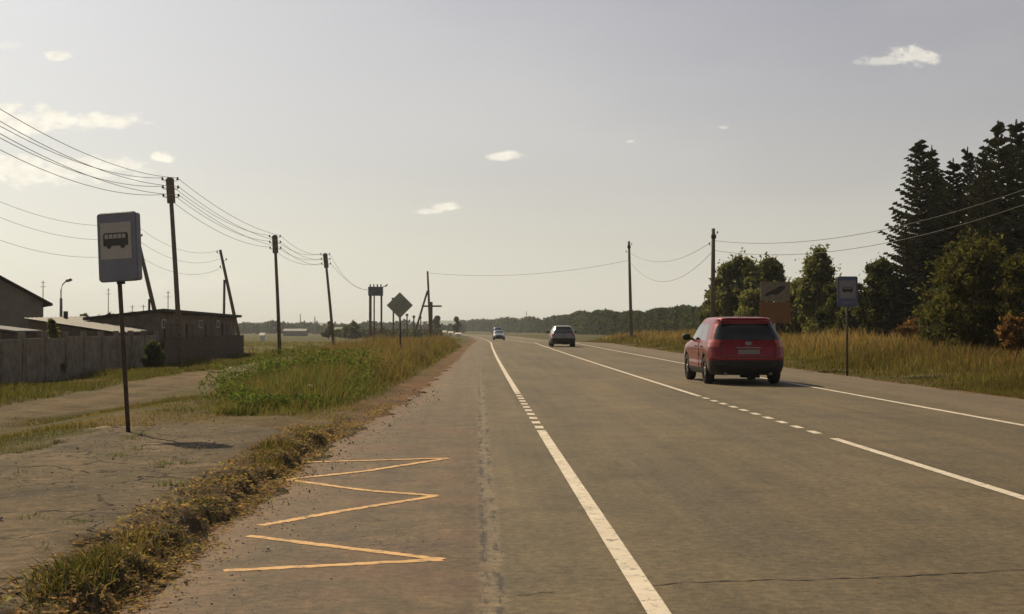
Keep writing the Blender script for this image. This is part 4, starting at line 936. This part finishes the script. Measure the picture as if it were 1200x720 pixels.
def small_masts():
    for (px, pt, Y, rr, lab) in ((50.5, 329, 110, .05, 'thin mast beside the eave of the gabled house'), (127, 338, 120, .05, 'tall thin antenna mast above the slate roof'), (155, 357.5, 100, .04, 'short antenna rod left of the leaning pole'), (168, 357, 100, .04, 'short antenna rod beside the leaning pole'), (197, 341, 110, .05, 'twin antenna mast left of the nearest six wire pole'),
                             (352, 368, 700, .35, 'distant mast left of the third pole'), (369, 371, 700, .4, 'distant chimney near the third pole'), (617, 365, 1400, .6, 'faint far mast above the horizon over the road')):
        p = P(px, pt, Y); z = tz(p.x, Y); r = empty('antenna_mast', (p.x, Y, z), lab, 'mast', 'thin masts over the roofs'); h = p.z - z; mb = MB(); mb.tube([(0, 0, 0), (0, 0, h)], [rr, rr * .6], 6); mb.build('mast', STEEL, r)
        if Y < 200:
            mb = MB(); mb.box((0, 0, h - .15), (.35, .03, .03)); mb.box((0, 0, h - .5), (.5, .03, .03)); mb.build('antenna', STEEL, r)
    # street lamp
    Y = 100; b = P(72, 400, Y); t = P(71.5, 340, Y); z = tz(b.x, Y); o = Vector((b.x, Y, z)); r = empty('street_lamp', o, 'street lamp with a curved arm behind the slate roof', 'street lamp'); q = t - o
    mb = MB(); mb.tube([(0, 0, 0), (q.x, 0, q.z - .6)], [.13, .10], 8); mb.build('pole', CONC, r, True)
    k = F / Y; mb = MB(); mb.tube([(q.x, 0, q.z - .7), (q.x, 0, q.z), (q.x + .12, 0, q.z + .4), (q.x + .35, 0, q.z + .62)], .045, 6, False); mb.build('arm', STEEL, r, True)
    mb = MB(); mb.tube([(q.x + .3, 0, q.z + .6), (q.x + .45, 0, q.z + .68), (q.x + .65, 0, q.z + .74), (q.x + .8, 0, q.z + .72)], [.04, .12, .13, .05], 8); mb.build('lamp_head', STEEL, r, True)
small_masts()

def far_houses():
    wm = simple('far_white_wall', (.62, .60, .55), .8); gm = simple('far_grey_wall', (.25, .23, .2), .8); rg = simple('far_grey_roof', (.22, .22, .22), .7)
    rows = [(307, 392, 4, 3.5, 250, wm, 'small white hut standing alone in the far field'), (345, 388, 26, 5, 500, gm, 'low long farm building with grey roof in front of the far wood'), (396, 386, 14, 5, 520, gm, 'grey barn left of the two post frame in the distance'),
            (521, 391, 3, 7, 300, wm, 'first pale hut past the roadside cross'), (528, 391, 4, 5, 310, wm, 'second pale hut past the roadside cross'), (537, 392, 5, 4, 300, wm, 'third and widest pale hut at the end of the left verge'), (470, 389, 26, 4, 420, gm, 'dark low building behind the diamond sign')]
    for (px, py, wpx, hpx, Y, m, lab) in rows:
        p = P(px, py, Y); z = tz(p.x, Y); s = Y / F; w = wpx * s; h = max(hpx * s, p.z - z + hpx * s * .5) ; dz = 0
        r = empty('far_building', (p.x, Y, z), lab, 'building', 'small distant buildings on the left'); mb = MB(); mb.prism([(-w / 2, 0, 0), (-w / 2, 0, h * .7), (w / 2, 0, h * .7), (w / 2, 0, 0)], (0, w * .8 + 1, 0)); mb.build('wall', m, r)
        mb = MB(); d = w * .8 + 1.4; mb.prism([(-w / 2 - .2, -.2, h * .7 + .01), (-w / 2 - .2, d / 2 - .2, h), (-w / 2 - .2, d - .2, h * .7 + .01)], (w + .4, 0, 0)); mb.build('roof', rg if m is gm else m, r)
far_houses()

# ------------------------------------------------------------------ signs
BLUE = simple('sign_blue', (.19, .195, .235), .45, .4, var=.12, scale=3); SWHITE = simple('sign_white', (.42, .40, .36), .5, .4, var=.08); SBLACK = simple('sign_black', (.07, .065, .06), .5)
SGREY = simple('sign_back_grey', (.32, .32, .26), .5, .3, .2, var=.12); YELLOWS = simple('sign_orange_yellow', (.62, .27, .06), .5, .4, var=.12); POLE = simple('rusty_sign_pole', (.10, .075, .06), .7, .3, .2, var=.4, scale=12)
def roundrect(w, h, r, n=5):
    out = []
    for cx, cz, a0 in ((w / 2 - r, h / 2 - r, 0), (-w / 2 + r, h / 2 - r, 90), (-w / 2 + r, -h / 2 + r, 180), (w / 2 - r, -h / 2 + r, 270)):
        for k in range(n + 1): a = R(a0 + 90 * k / n); out.append((cx + r * math.cos(a), 0, cz + r * math.sin(a)))
    return out
def bus_picto(par, y, s, z0=0, x0=0, SWHITE=SWHITE, SBLACK=SBLACK):
    """side view of a bus made of thin raised film"""
    b = MB(); b.prism([(x0 + x * s, y, z0 + z * s) for x, z in ((-.36, -.17), (.36, -.17), (.36, .12), (.32, .17), (-.32, .17), (-.36, .12))], (0, -.003, 0)); o = b.build('bus_symbol', SBLACK, par)
    w = MB()
    for k in range(5): w.prism([(x0 + (-.31 + .125 * k + dx) * s, y - .0035, z0 + dz * s) for dx, dz in ((0, .02), (.1, .02), (.1, .13), (0, .13))], (0, -.003, 0))
    w.build('window_symbol', SWHITE, o)
    for cx in (-.2, .2):
        w = MB(); w.prism([(x0 + (cx + .065 * math.cos(a)) * s, y, z0 + (-.18 + .065 * math.sin(a)) * s) for a in np.linspace(0, 6.283, 16)[:-1]], (0, -.0045, 0)); w.build('wheel_symbol', SBLACK, o)
def left_bus_sign():
    base = G(152, 507, .0); base.z = .10; base = G(152, 507, .10)
    r = empty('bus_stop_sign', base, 'blue and white bus stop sign on a thin leaning pole at the left', 'road sign', rz=0)
    k = base.y; top = P(140, 327, k) - base; t2 = P(137, 256, k) - base; bc = P(138.5, 290, k) - base; tl = math.atan2(t2.x - top.x, t2.z - top.z)
    mb = MB(); mb.tube([(0, 0, -.3), tuple(top), tuple(t2)], .029, 10); mb.build('pole', POLE, r, True)
    h = bpy.data.objects.new('sign_box', None)
    rot = Matrix.Rotation(R(-16), 4, 'Z') @ Matrix.Rotation(tl, 4, 'Y')
    mb = MB(); mb.prism(roundrect(.54, .89, .035), (0, .17, 0)); box = mb.build('sign_box', BLUE, r, bevel=.006); box.location = (bc.x, bc.y - .10, bc.z); box.rotation_euler = rot.to_euler()
    mb = MB(); mb.prism(roundrect(.56, .91, .04) , (0, .02, 0)); rim = mb.build('rim', simple('sign_rim', (.20, .205, .24), .5), box); rim.location = (0, .04, 0)
    mb = MB(); mb.prism([(-.225, -.003, -.16), (.225, -.003, -.16), (.225, -.003, .32), (-.225, -.003, .32)], (0, -.003, 0)); w = mb.build('white_field', SWHITE, box)
    bus_picto(box, -.007, .50, .10)
    mb = MB(); mb.box((0, .085, -.46), (.08, .08, .05)); mb.build('clamp', DARKM, box)
left_bus_sign()

def diamond_sign():
    Y = 55; c = P(468.5, 358, Y); b = P(470, 410, Y); z = tz(b.x, Y); o = Vector((b.x, Y, z)); r = empty('diamond_sign', o, 'grey diamond shaped road sign seen from behind on a thin post', 'road sign'); q = c - o
    mb = MB(); mb.tube([(0, 0, -.2), tuple(q + Vector((0, 0, -.3)))], .04, 8); mb.build('pole', POLE, r, True)
    s = .53; mb = MB(); mb.prism([(q.x - s, q.y - .05, q.z), (q.x, q.y - .05, q.z - s), (q.x + s, q.y - .05, q.z), (q.x, q.y - .05, q.z + s)], (0, .03, 0)); pl = mb.build('sign_plate', SGREY, r, bevel=.01)
    mb = MB(); mb.box((q.x, q.y - .075, q.z + .15), (.5, .03, .04)); mb.box((q.x, q.y - .075, q.z - .15), (.5, .03, .04)); mb.build('bracket', SGREY, r)
diamond_sign()

def right_signs():
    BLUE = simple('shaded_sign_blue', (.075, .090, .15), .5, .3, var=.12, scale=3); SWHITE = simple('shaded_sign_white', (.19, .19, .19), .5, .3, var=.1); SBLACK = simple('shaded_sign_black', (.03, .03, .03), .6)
    # stop sign on the right verge
    Y = 41; c = P(992.5, 342, Y); b = P(992, 430, Y); z = tz(b.x, Y); o = Vector((b.x, Y, z)); r = empty('bus_stop_sign', o, 'small blue and white bus stop sign before the dark bushes on the right', 'road sign', rz=0); q = c - o
    mb = MB(); mb.tube([(q.x, 0, -.2), (q.x, 0, q.z + .3)], .035, 8); mb.build('pole', POLE, r, True)
    mb = MB(); mb.prism(roundrect(.62, .92, .05), (0, .03, 0)); p = mb.build('sign_plate', BLUE, r); p.location = (q.x, -.07, q.z)
    mb = MB(); mb.prism(roundrect(.50, .54, .02), (0, -.003, 0)); w = mb.build('white_field', SWHITE, p); w.location = (0, -.002, .07)
    bus_picto(p, -.007, .44, .07, 0, SWHITE, SBLACK)
    mb = MB()
    for k in range(5): mb.box((-.12 + .06 * k, -.0035, -.33), (.035, .003, .05 if k % 2 else .06))
    mb.build('lettering', SWHITE, p)
    # pale and orange sign
    Y = 46; c = P(908, 354, Y); z = tz(c.x, Y); o = Vector((c.x, Y, z)); r = empty('warning_sign', o, 'faded pale sign over an orange panel behind the red car', 'road sign'); q = c - o
    for dx in (0,): mb = MB(); mb.tube([(dx, 0, -.2), (dx, 0, q.z + .5)], .04, 8); mb.build('pole', STEEL, r, True)
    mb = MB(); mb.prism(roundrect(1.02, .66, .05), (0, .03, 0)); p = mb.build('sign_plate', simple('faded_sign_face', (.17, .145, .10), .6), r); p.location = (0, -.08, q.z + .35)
    pts = [(-.34, -.17), (-.12, -.10), (.04, -.12), (.30, .06), (.36, .18), (.14, .19), (-.02, .07), (-.20, .0), (-.34, -.08)]
    mb = MB(); mb.prism([(x, -.002, zz) for x, zz in pts], (0, -.003, 0)); mb.build('dark_symbol', SBLACK, p)
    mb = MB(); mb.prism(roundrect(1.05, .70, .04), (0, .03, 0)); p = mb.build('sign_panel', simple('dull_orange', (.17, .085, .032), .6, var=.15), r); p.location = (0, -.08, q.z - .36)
right_signs()

# ------------------------------------------------------------------ cars
def car_paint(name, c, metal=.3):
    m, nt, b = nodes_mat(name, .4, .3, metal); v = objco(nt); f = add_noise(nt, 3, 5, .6, v)
    nt.links.new(ramp(nt, f, [(.3, tuple(x * .85 for x in c)), (.7, tuple(min(1, x * 1.1) for x in c))]), b.inputs['Base Color'])
    b.inputs['Coat Weight'].default_value = .4; b.inputs['Coat Roughness'].default_value = .06
    dirt = add_noise(nt, 9, 6, .6, v); nt.links.new(mrange(nt, dirt, .3, .7, .25, .42), b.inputs['Roughness']); return m
TYRE = simple('tyre_rubber', (.02, .02, .02), .85, .2); RIM = simple('alloy_rim', (.38, .37, .35), .35, .5, .8, var=.1)
PLASTIC = simple('black_plastic', (.022, .021, .02), .6, .3); UNDER = simple('underbody', (.012, .012, .012), .9)
CGLASS, _nt, _b = nodes_mat('car_glass', .05, .6); _b.inputs['Base Color'].default_value = (.012, .014, .015, 1); _b.inputs['Coat Weight'].default_value = .5
TAIL, _nt, _b = nodes_mat('tail_light_red', .15, .6); _b.inputs['Base Color'].default_value = (.42, .05, .025, 1); _b.inputs['Coat Weight'].default_value = 1
HEADL, _nt, _b = nodes_mat('headlight_glass', .1, .6); _b.inputs['Base Color'].default_value = (.6, .6, .58, 1)
PLATE = simple('plate_white', (.22, .20, .18), .5, .3, var=.05)
SUV = dict(L=4.55, z=[.24, .34, .48, .66, .82, .92, .99, 1.04, 1.09, 1.25, 1.40, 1.50, 1.57, 1.62, 1.655, 1.675, 1.685],
           yr=[.16, .07, .015, .0, .03, .05, .07, .085, .11, .22, .34, .41, .42, .36, .42, .9, 1.7],
           yf=[4.38, 4.48, 4.55, 4.53, 4.48, 4.36, 4.12, 3.70, 3.42, 3.06, 2.78, 2.58, 2.44, 2.32, 2.18, 2.0, 1.9],
           hw=[.86, .91, .935, .94, .94, .935, .925, .915, .895, .84, .785, .745, .715, .685, .64, .50, .1],
           wheels=(.92, 3.62), wr=.345, arch=.40, belt=1.06, wtop=1.50, rw=(1.10, 1.50), tl=(.93, 1.10), side=(0.75, 1.62, 1.70, 2.72))
HATCH = dict(L=4.25, z=[.20, .30, .42, .58, .72, .82, .89, .94, .98, 1.12, 1.25, 1.34, 1.40, 1.45, 1.48, 1.50, 1.51],
           yr=[.14, .06, .01, .0, .03, .05, .07, .09, .12, .28, .46, .58, .64, .70, .84, 1.2, 1.8],
           yf=[4.08, 4.18, 4.25, 4.23, 4.18, 4.06, 3.82, 3.40, 3.12, 2.76, 2.48, 2.30, 2.18, 2.08, 1.96, 1.9, 1.85],
           hw=[.80, .84, .87, .88, .88, .875, .865, .855, .835, .77, .715, .675, .645, .615, .57, .44, .1],
           wheels=(.82, 3.40), wr=.31, arch=.355, belt=.95, wtop=1.36, rw=(.99, 1.36), tl=(.72, .94), side=(0.80, 1.50, 1.58, 2.45))
def make_car(p, paint, label, cat='car', group='cars driving on the road', res=(380, 90), name='parked', scale=1.0, front=False):
    root = empty(name, (0, 0, 0), label, cat, group)
    nth, nz = res; zc = np.array(p['z']); tt = np.linspace(0, len(zc) - 1, nz); ix = np.arange(len(zc))
    def smooth(a):
        a = np.interp(tt, ix, a); k = np.array([1, 2, 1]) / 4; q = a.copy(); q[1:-1] = .25 * a[:-2] + .5 * a[1:-1] + .25 * a[2:]; return q
    Z, yr, yf, hw = [smooth(np.array(p[k])) for k in ('z', 'yr', 'yf', 'hw')]
    rows = []
    for z, a, b, w in zip(Z, yr, yf, hw):
        L = b - a; rx = min(.23, w * .5); ry = min(.27, L * .3)
        up = max(0, min(1, (z - p['belt']) / .35)); rx = rx * (1 - .3 * up)
        c = []; K = 14
        def corner(cx, cy, a0):
            for k in range(K + 1): q = R(a0 + 90 * k / K); c.append((cx + rx * math.cos(q), cy + ry * math.sin(q)))
        corner(w - rx, b - ry, 0); corner(-w + rx, b - ry, 90); corner(-w + rx, a + ry, 180); corner(w - rx, a + ry, 270)
        c = np.array(c + [c[0]]); d = np.r_[0, np.cumsum(np.hypot(*np.diff(c, axis=0).T))]; s = np.linspace(0, d[-1], nth + 1)[:-1]
        x = np.interp(s, d, c[:, 0]); y = np.interp(s, d, c[:, 1])
        ft = np.clip((y - (b - 1.2)) / 1.2, 0, 1); x = x * (1 - .10 * ft ** 2 * (1 - up)); rt = np.clip((a + .8 - y) / .8, 0, 1); x = x * (1 - .05 * rt ** 2)
        bow = .075 * (1 - (x / w) ** 2); y = y - bow * np.clip((a + .5 - y) / .5, 0, 1) + bow * 1.6 * np.clip((y - b + .5) / .5, 0, 1)
        rows.append(np.stack([x, y, np.full(nth, z)], -1))
    Vg = np.stack(rows); 
    # shoulder crease and tailgate recess give the side its form
    lowm = np.exp(-((Vg[..., 2] - .62) / .12) ** 2); side = (np.abs(Vg[..., 1] - p['L'] / 2) < p['L'] / 2 - .7); Vg[..., 0] *= 1 - .025 * lowm * side
    idx = np.arange(nz * nth).reshape(nz, nth); nx = np.roll(idx, -1, 1)
    Fc = np.stack([idx[:-1], nx[:-1], nx[1:], idx[1:]], -1).reshape(-1, 4); V = Vg.reshape(-1, 3); C = V[Fc].mean(1)
    e1 = V[Fc[:, 1]] - V[Fc[:, 0]]; e2 = V[Fc[:, 3]] - V[Fc[:, 0]]; Nn = np.cross(e1, e2); Nn /= np.linalg.norm(Nn, axis=1, keepdims=True) + 1e-9
    x, y, z = C.T; isside = np.abs(Nn[:, 0]) > .62; isrear = (Nn[:, 1] < -.5) | ((y < 1.0) & ~isside); isfront = (Nn[:, 1] > .3) & (y > 1.5)
    hwz = np.interp(z, Z, hw); cat_ = np.zeros(len(C), int)
    arch = np.zeros(len(C), bool); clad = (z < .40) | ((z < .60) & (y < .35))
    for yw in p['wheels']:
        r = np.hypot(y - yw, z - p['wr'] * 1.0); arch |= (r < p['arch']) & (np.abs(x) > .5); clad |= (r < p['arch'] + .06) & (np.abs(x) > .5)
    cat_[clad] = 1
    s0, s1, s2, s3 = p['side']; hgt = (z - p['belt']) / (p['wtop'] - p['belt']); win = (hgt > .06) & (hgt < 1) & isside
    cat_[win & (y > s0 + .10 + .30 * hgt) & (y < s1)] = 2 ; cat_[win & (y > s2) & (y < s3 + .42 - .62 * hgt)] = 3
    rr = (z > p['rw'][0]) & (z < p['rw'][1]) & (Nn[:, 1] < -.2) & (y < 1.2) & (np.abs(x) < hwz - .07 - .35 * np.clip(z - p['rw'][1] + .10, 0, 1) - .5 * np.clip(p['rw'][0] + .06 - z, 0, 1)); cat_[rr] = 4
    wsz = (z > p['belt'] + .05) & (z < p['wtop'] + .03) & isfront & (np.abs(x) < hwz - .09); cat_[wsz] = 5
    tl = (z > p['tl'][0]) & (z < p['tl'][1]) & (y < .42) & (np.abs(x) > hwz - .20 - .05 * (z - p['tl'][0]) / .17); cat_[tl] = 6
    hl = (z > .66) & (z < .86) & (y > p['L'] - .6) & (np.abs(x) > hwz - .45); cat_[hl] = 7
    grl = (z > .42) & (z < .72) & (y > p['L'] - .5) & (np.abs(x) < .5); cat_[grl] = 8
    def part(nm, mask, mat, par=root, off=0.0):
        f = Fc[mask]
        if not len(f): return None
        u, inv = np.unique(f.ravel(), return_inverse=True); o = np_mesh(nm, V[u], inv.reshape(-1, 4), mat, None, par, True); return o
    ok = ~arch
    body = part('body', ok & (cat_ == 0), paint)
    part('cladding', ok & (cat_ == 1), PLASTIC)
    for sgn in (-1, 1):
        w = part('side_window', ok & (cat_ == 2) & (x * sgn > 0), CGLASS); w2 = part('side_window', ok & (cat_ == 3) & (x * sgn > 0), CGLASS)
        part('tail_light', ok & (cat_ == 6) & (x * sgn > 0), TAIL); part('headlight', ok & (cat_ == 7) & (x * sgn > 0), HEADL)
    part('rear_window', ok & (cat_ == 4), CGLASS); part('windshield', ok & (cat_ == 5), CGLASS); part('grille', ok & (cat_ == 8), PLASTIC)
    # roof cap and floor
    mb = MB(); mb.add([tuple(q) for q in Vg[-1]], [tuple(range(nth))]); mb.build('roof_panel', paint, root)
    L = p['L']; W = max(p['hw']); mb = MB(); mb.box((0, L / 2, .31), (2 * W - .5, L - .5, .12)); mb.box((0, L / 2, .48), (2 * W - .62, L - .4, .24)); mb.box((.12, .42, .24), (.42, .34, .14)); mb.build('underbody', UNDER, root)
    # wheels
    for yw in p['wheels']:
        for sgn in (-1, 1):
            w = bpy.data.objects.new('wheel', None); COL.objects.link(w); w.parent = root; w.location = (sgn * (W - .125), yw, p['wr'])
            t = MB(); R0 = p['wr']; n = 36; prof = [(-.105, R0 * .64), (-.11, R0 * .9), (-.085, R0 * .985), (0, R0), (.085, R0 * .985), (.11, R0 * .9), (.105, R0 * .64)]
            v = []; f = []
            for k in range(n):
                a = 2 * math.pi * k / n
                for (px_, pr) in prof: v.append((px_, pr * math.cos(a), pr * math.sin(a)))
            m_ = len(prof)
            for k in range(n):
                for j in range(m_ - 1): f.append((k * m_ + j, k * m_ + j + 1, ((k + 1) % n) * m_ + j + 1, ((k + 1) % n) * m_ + j))
            t.add(v, f); t.build('tyre', TYRE, w, True)
            rm = MB(); xo = sgn * .07
            rm.tube([(xo - .03, 0, 0), (xo + .0, 0, 0)], R0 * .18, 14)
            for k in range(5):
                a = 2 * math.pi * k / 5; rot = Matrix.Rotation(a, 3, 'X'); rm.box(rot @ Vector((xo, 0, R0 * .36)), (.03, R0 * .2, R0 * .56), rot)
            rm.build('rim', RIM, w); hb = MB(); hb.tube([(xo - sgn * .06, 0, 0), (xo - sgn * .05, 0, 0)], R0 * .64, 24); hb.build('brake_disc', UNDER, w)
            ar = MB(); n = 20; v = []; f = []; ra = p['arch'] - .005
            for k in range(n + 1):
                a = math.pi * k / n - .25 + .5 * k / n; v += [(sgn * -.42, ra * math.cos(a), ra * math.sin(a)), (sgn * .085, ra * math.cos(a), ra * math.sin(a))]
            for k in range(n): f.append((2 * k, 2 * k + 1, 2 * k + 3, 2 * k + 2))
            ar.add(v, f); ar.build('wheel_housing', UNDER, w, True)
    # mirrors
    for sgn in (-1, 1):
        mb = MB(); ym = p['side'][3] + .12; zm = p['belt'] + .06
        mb.tube([(sgn * (W - .10), ym, zm - .03), (sgn * (W + .05), ym, zm)], .03, 6); 
        mb.tube([(sgn * (W + .01), ym, zm + .02), (sgn * (W + .05), ym, zm + .03), (sgn * (W + .17), ym + .02, zm + .04), (sgn * (W + .21), ym + .02, zm + .04)], [.05, .09, .085, .04], 10); mb.build('mirror', PLASTIC if not front else paint, root, True)
    # rear details
    def yrear(zz, xx=0): return float(np.interp(zz, Z, yr)) - .075 * (1 - (xx / W) ** 2)
    zpl = p['belt'] - .25; mb = MB(); mb.box((0, yrear(zpl) - .012, zpl), (.52, .015, .112)); mb.build('number_plate', PLATE, root)
    mb = MB(); mb.box((0, yrear(zpl + .11) - .02, zpl + .105), (.60, .03, .025)); mb.build('plate_trim', STEEL, root)
    mb = MB(); mb.prism([(.085 * math.cos(a), yrear(zpl + .22) - .005, zpl + .21 + .05 * math.sin(a)) for a in np.linspace(0, 6.283, 20)[:-1]], (0, -.012, 0)); mb.build('emblem', STEEL, root)
    zb = .47; mb = MB(); mb.box((0, yrear(zb) - .01, zb - .02), (1.25, .05, .05)); mb.build('bumper_strip', PLASTIC, root, bevel=.01)
    mb = MB(); zt = np.linspace(.62, p['belt'] - .02, 9)
    for sgn in (-1, 1):
        mb.tube([(sgn * (.66 + .04 * (q - .62)), yrear(q, .66) - .006, q) for q in zt], .007, 4)
    mb.tube([(q, yrear(p['belt'] - .38, q) - .006, p['belt'] - .38) for q in np.linspace(-.66, .66, 9)], .008, 4); mb.build('tailgate_seam', DARKM, root)
    for sgn in (-1, 1):
        mb = MB(); mb.box((sgn * .66, yrear(.52, .66) - .005, .52), (.16, .03, .04)); mb.build('reflector', DARKM, root)
        mb = MB(); mb.tube([(sgn * .55, .02, .27), (sgn * .55, .3, .27)], .04, 10); mb.build('exhaust', STEEL, root, True)
        mb = MB(); 
        for yd in (s1 + .04,): mb.box((sgn * (np.interp(.8, Z, hw) - .002), yd, .73), (.012, .012, .62))
        for yd in (s0 + .32, s2 + .20): mb.box((sgn * (np.interp(p['belt'] - .12, Z, hw) + .012), yd + .15, p['belt'] - .13), (.035, .17, .03))
        mb.build('door_handle', PLASTIC, root)
    zs = p['wtop'] + .05; mb = MB(); ys = float(np.interp(zs, Z, yr)); hs = float(np.interp(zs, Z, hw)) - .1
    mb.prism([(-hs, ys + .16, zs + .035), (-hs * .97, ys - .14, zs + .012), (hs * .97, ys - .14, zs + .012), (hs, ys + .16, zs + .035)], (0, 0, .03)); mb.build('spoiler', paint, root, bevel=.012)
    mb = MB(); mb.prism([(0, 1.0, max(Z) - .03), (0, 1.22, max(Z) - .03), (0, 1.02, max(Z) + .07)], (.02, 0, 0)); mb.build('antenna', PLASTIC, root)
    mb = MB(); yw = yrear(p['rw'][0] + .02) - .02; mb.tube([(0, yw, p['rw'][0] - .01), (.3, yw + .01, p['rw'][0] + .03)], .011, 5); mb.build('wiper', PLASTIC, root)
    return root
RED = car_paint('red_car_paint', (.20, .005, .008)); SILV = car_paint('silver_car_paint', (.27, .26, .25), .4); PALEB = car_paint('pale_blue_car_paint', (.13, .165, .20), .2); DBLUE = car_paint('blue_van_paint', (.05, .09, .22), .2)
def place(o, x, y, rz=0): o.location = (x, y, float(longz(y)) + .006); o.rotation_euler = (0, 0, rz)
red = make_car(SUV, RED, 'red crossover car driving away in the right lane, nearest to the camera', name='red_car'); place(red, 6.98, 34.3, R(.6)); red.scale = (1.045, 1.0, 1.03)
sil = make_car(HATCH, SILV, 'silver hatchback driving away far ahead of the red car', name='silver_car', res=(160, 50)); place(sil, 6.45, 96, R(-.4))
obl = make_car(HATCH, PALEB, 'tiny pale blue car coming towards the camera where the road bends', name='pale_blue_car', res=(90, 34), front=True); place(obl, 4.0, 205, R(180))
van = dict(SUV); van['z'] = [q if q < 1.1 else 1.1 + (q - 1.1) * 1.75 for q in SUV['z']]; van['wtop'] = 1.75; van['rw'] = (1.15, 1.7)
vn = make_car(van, DBLUE, 'dark blue van behind the pale blue car at the bend', name='blue_van', cat='van', res=(90, 34), front=True); place(vn, 4.9, 262, R(180))
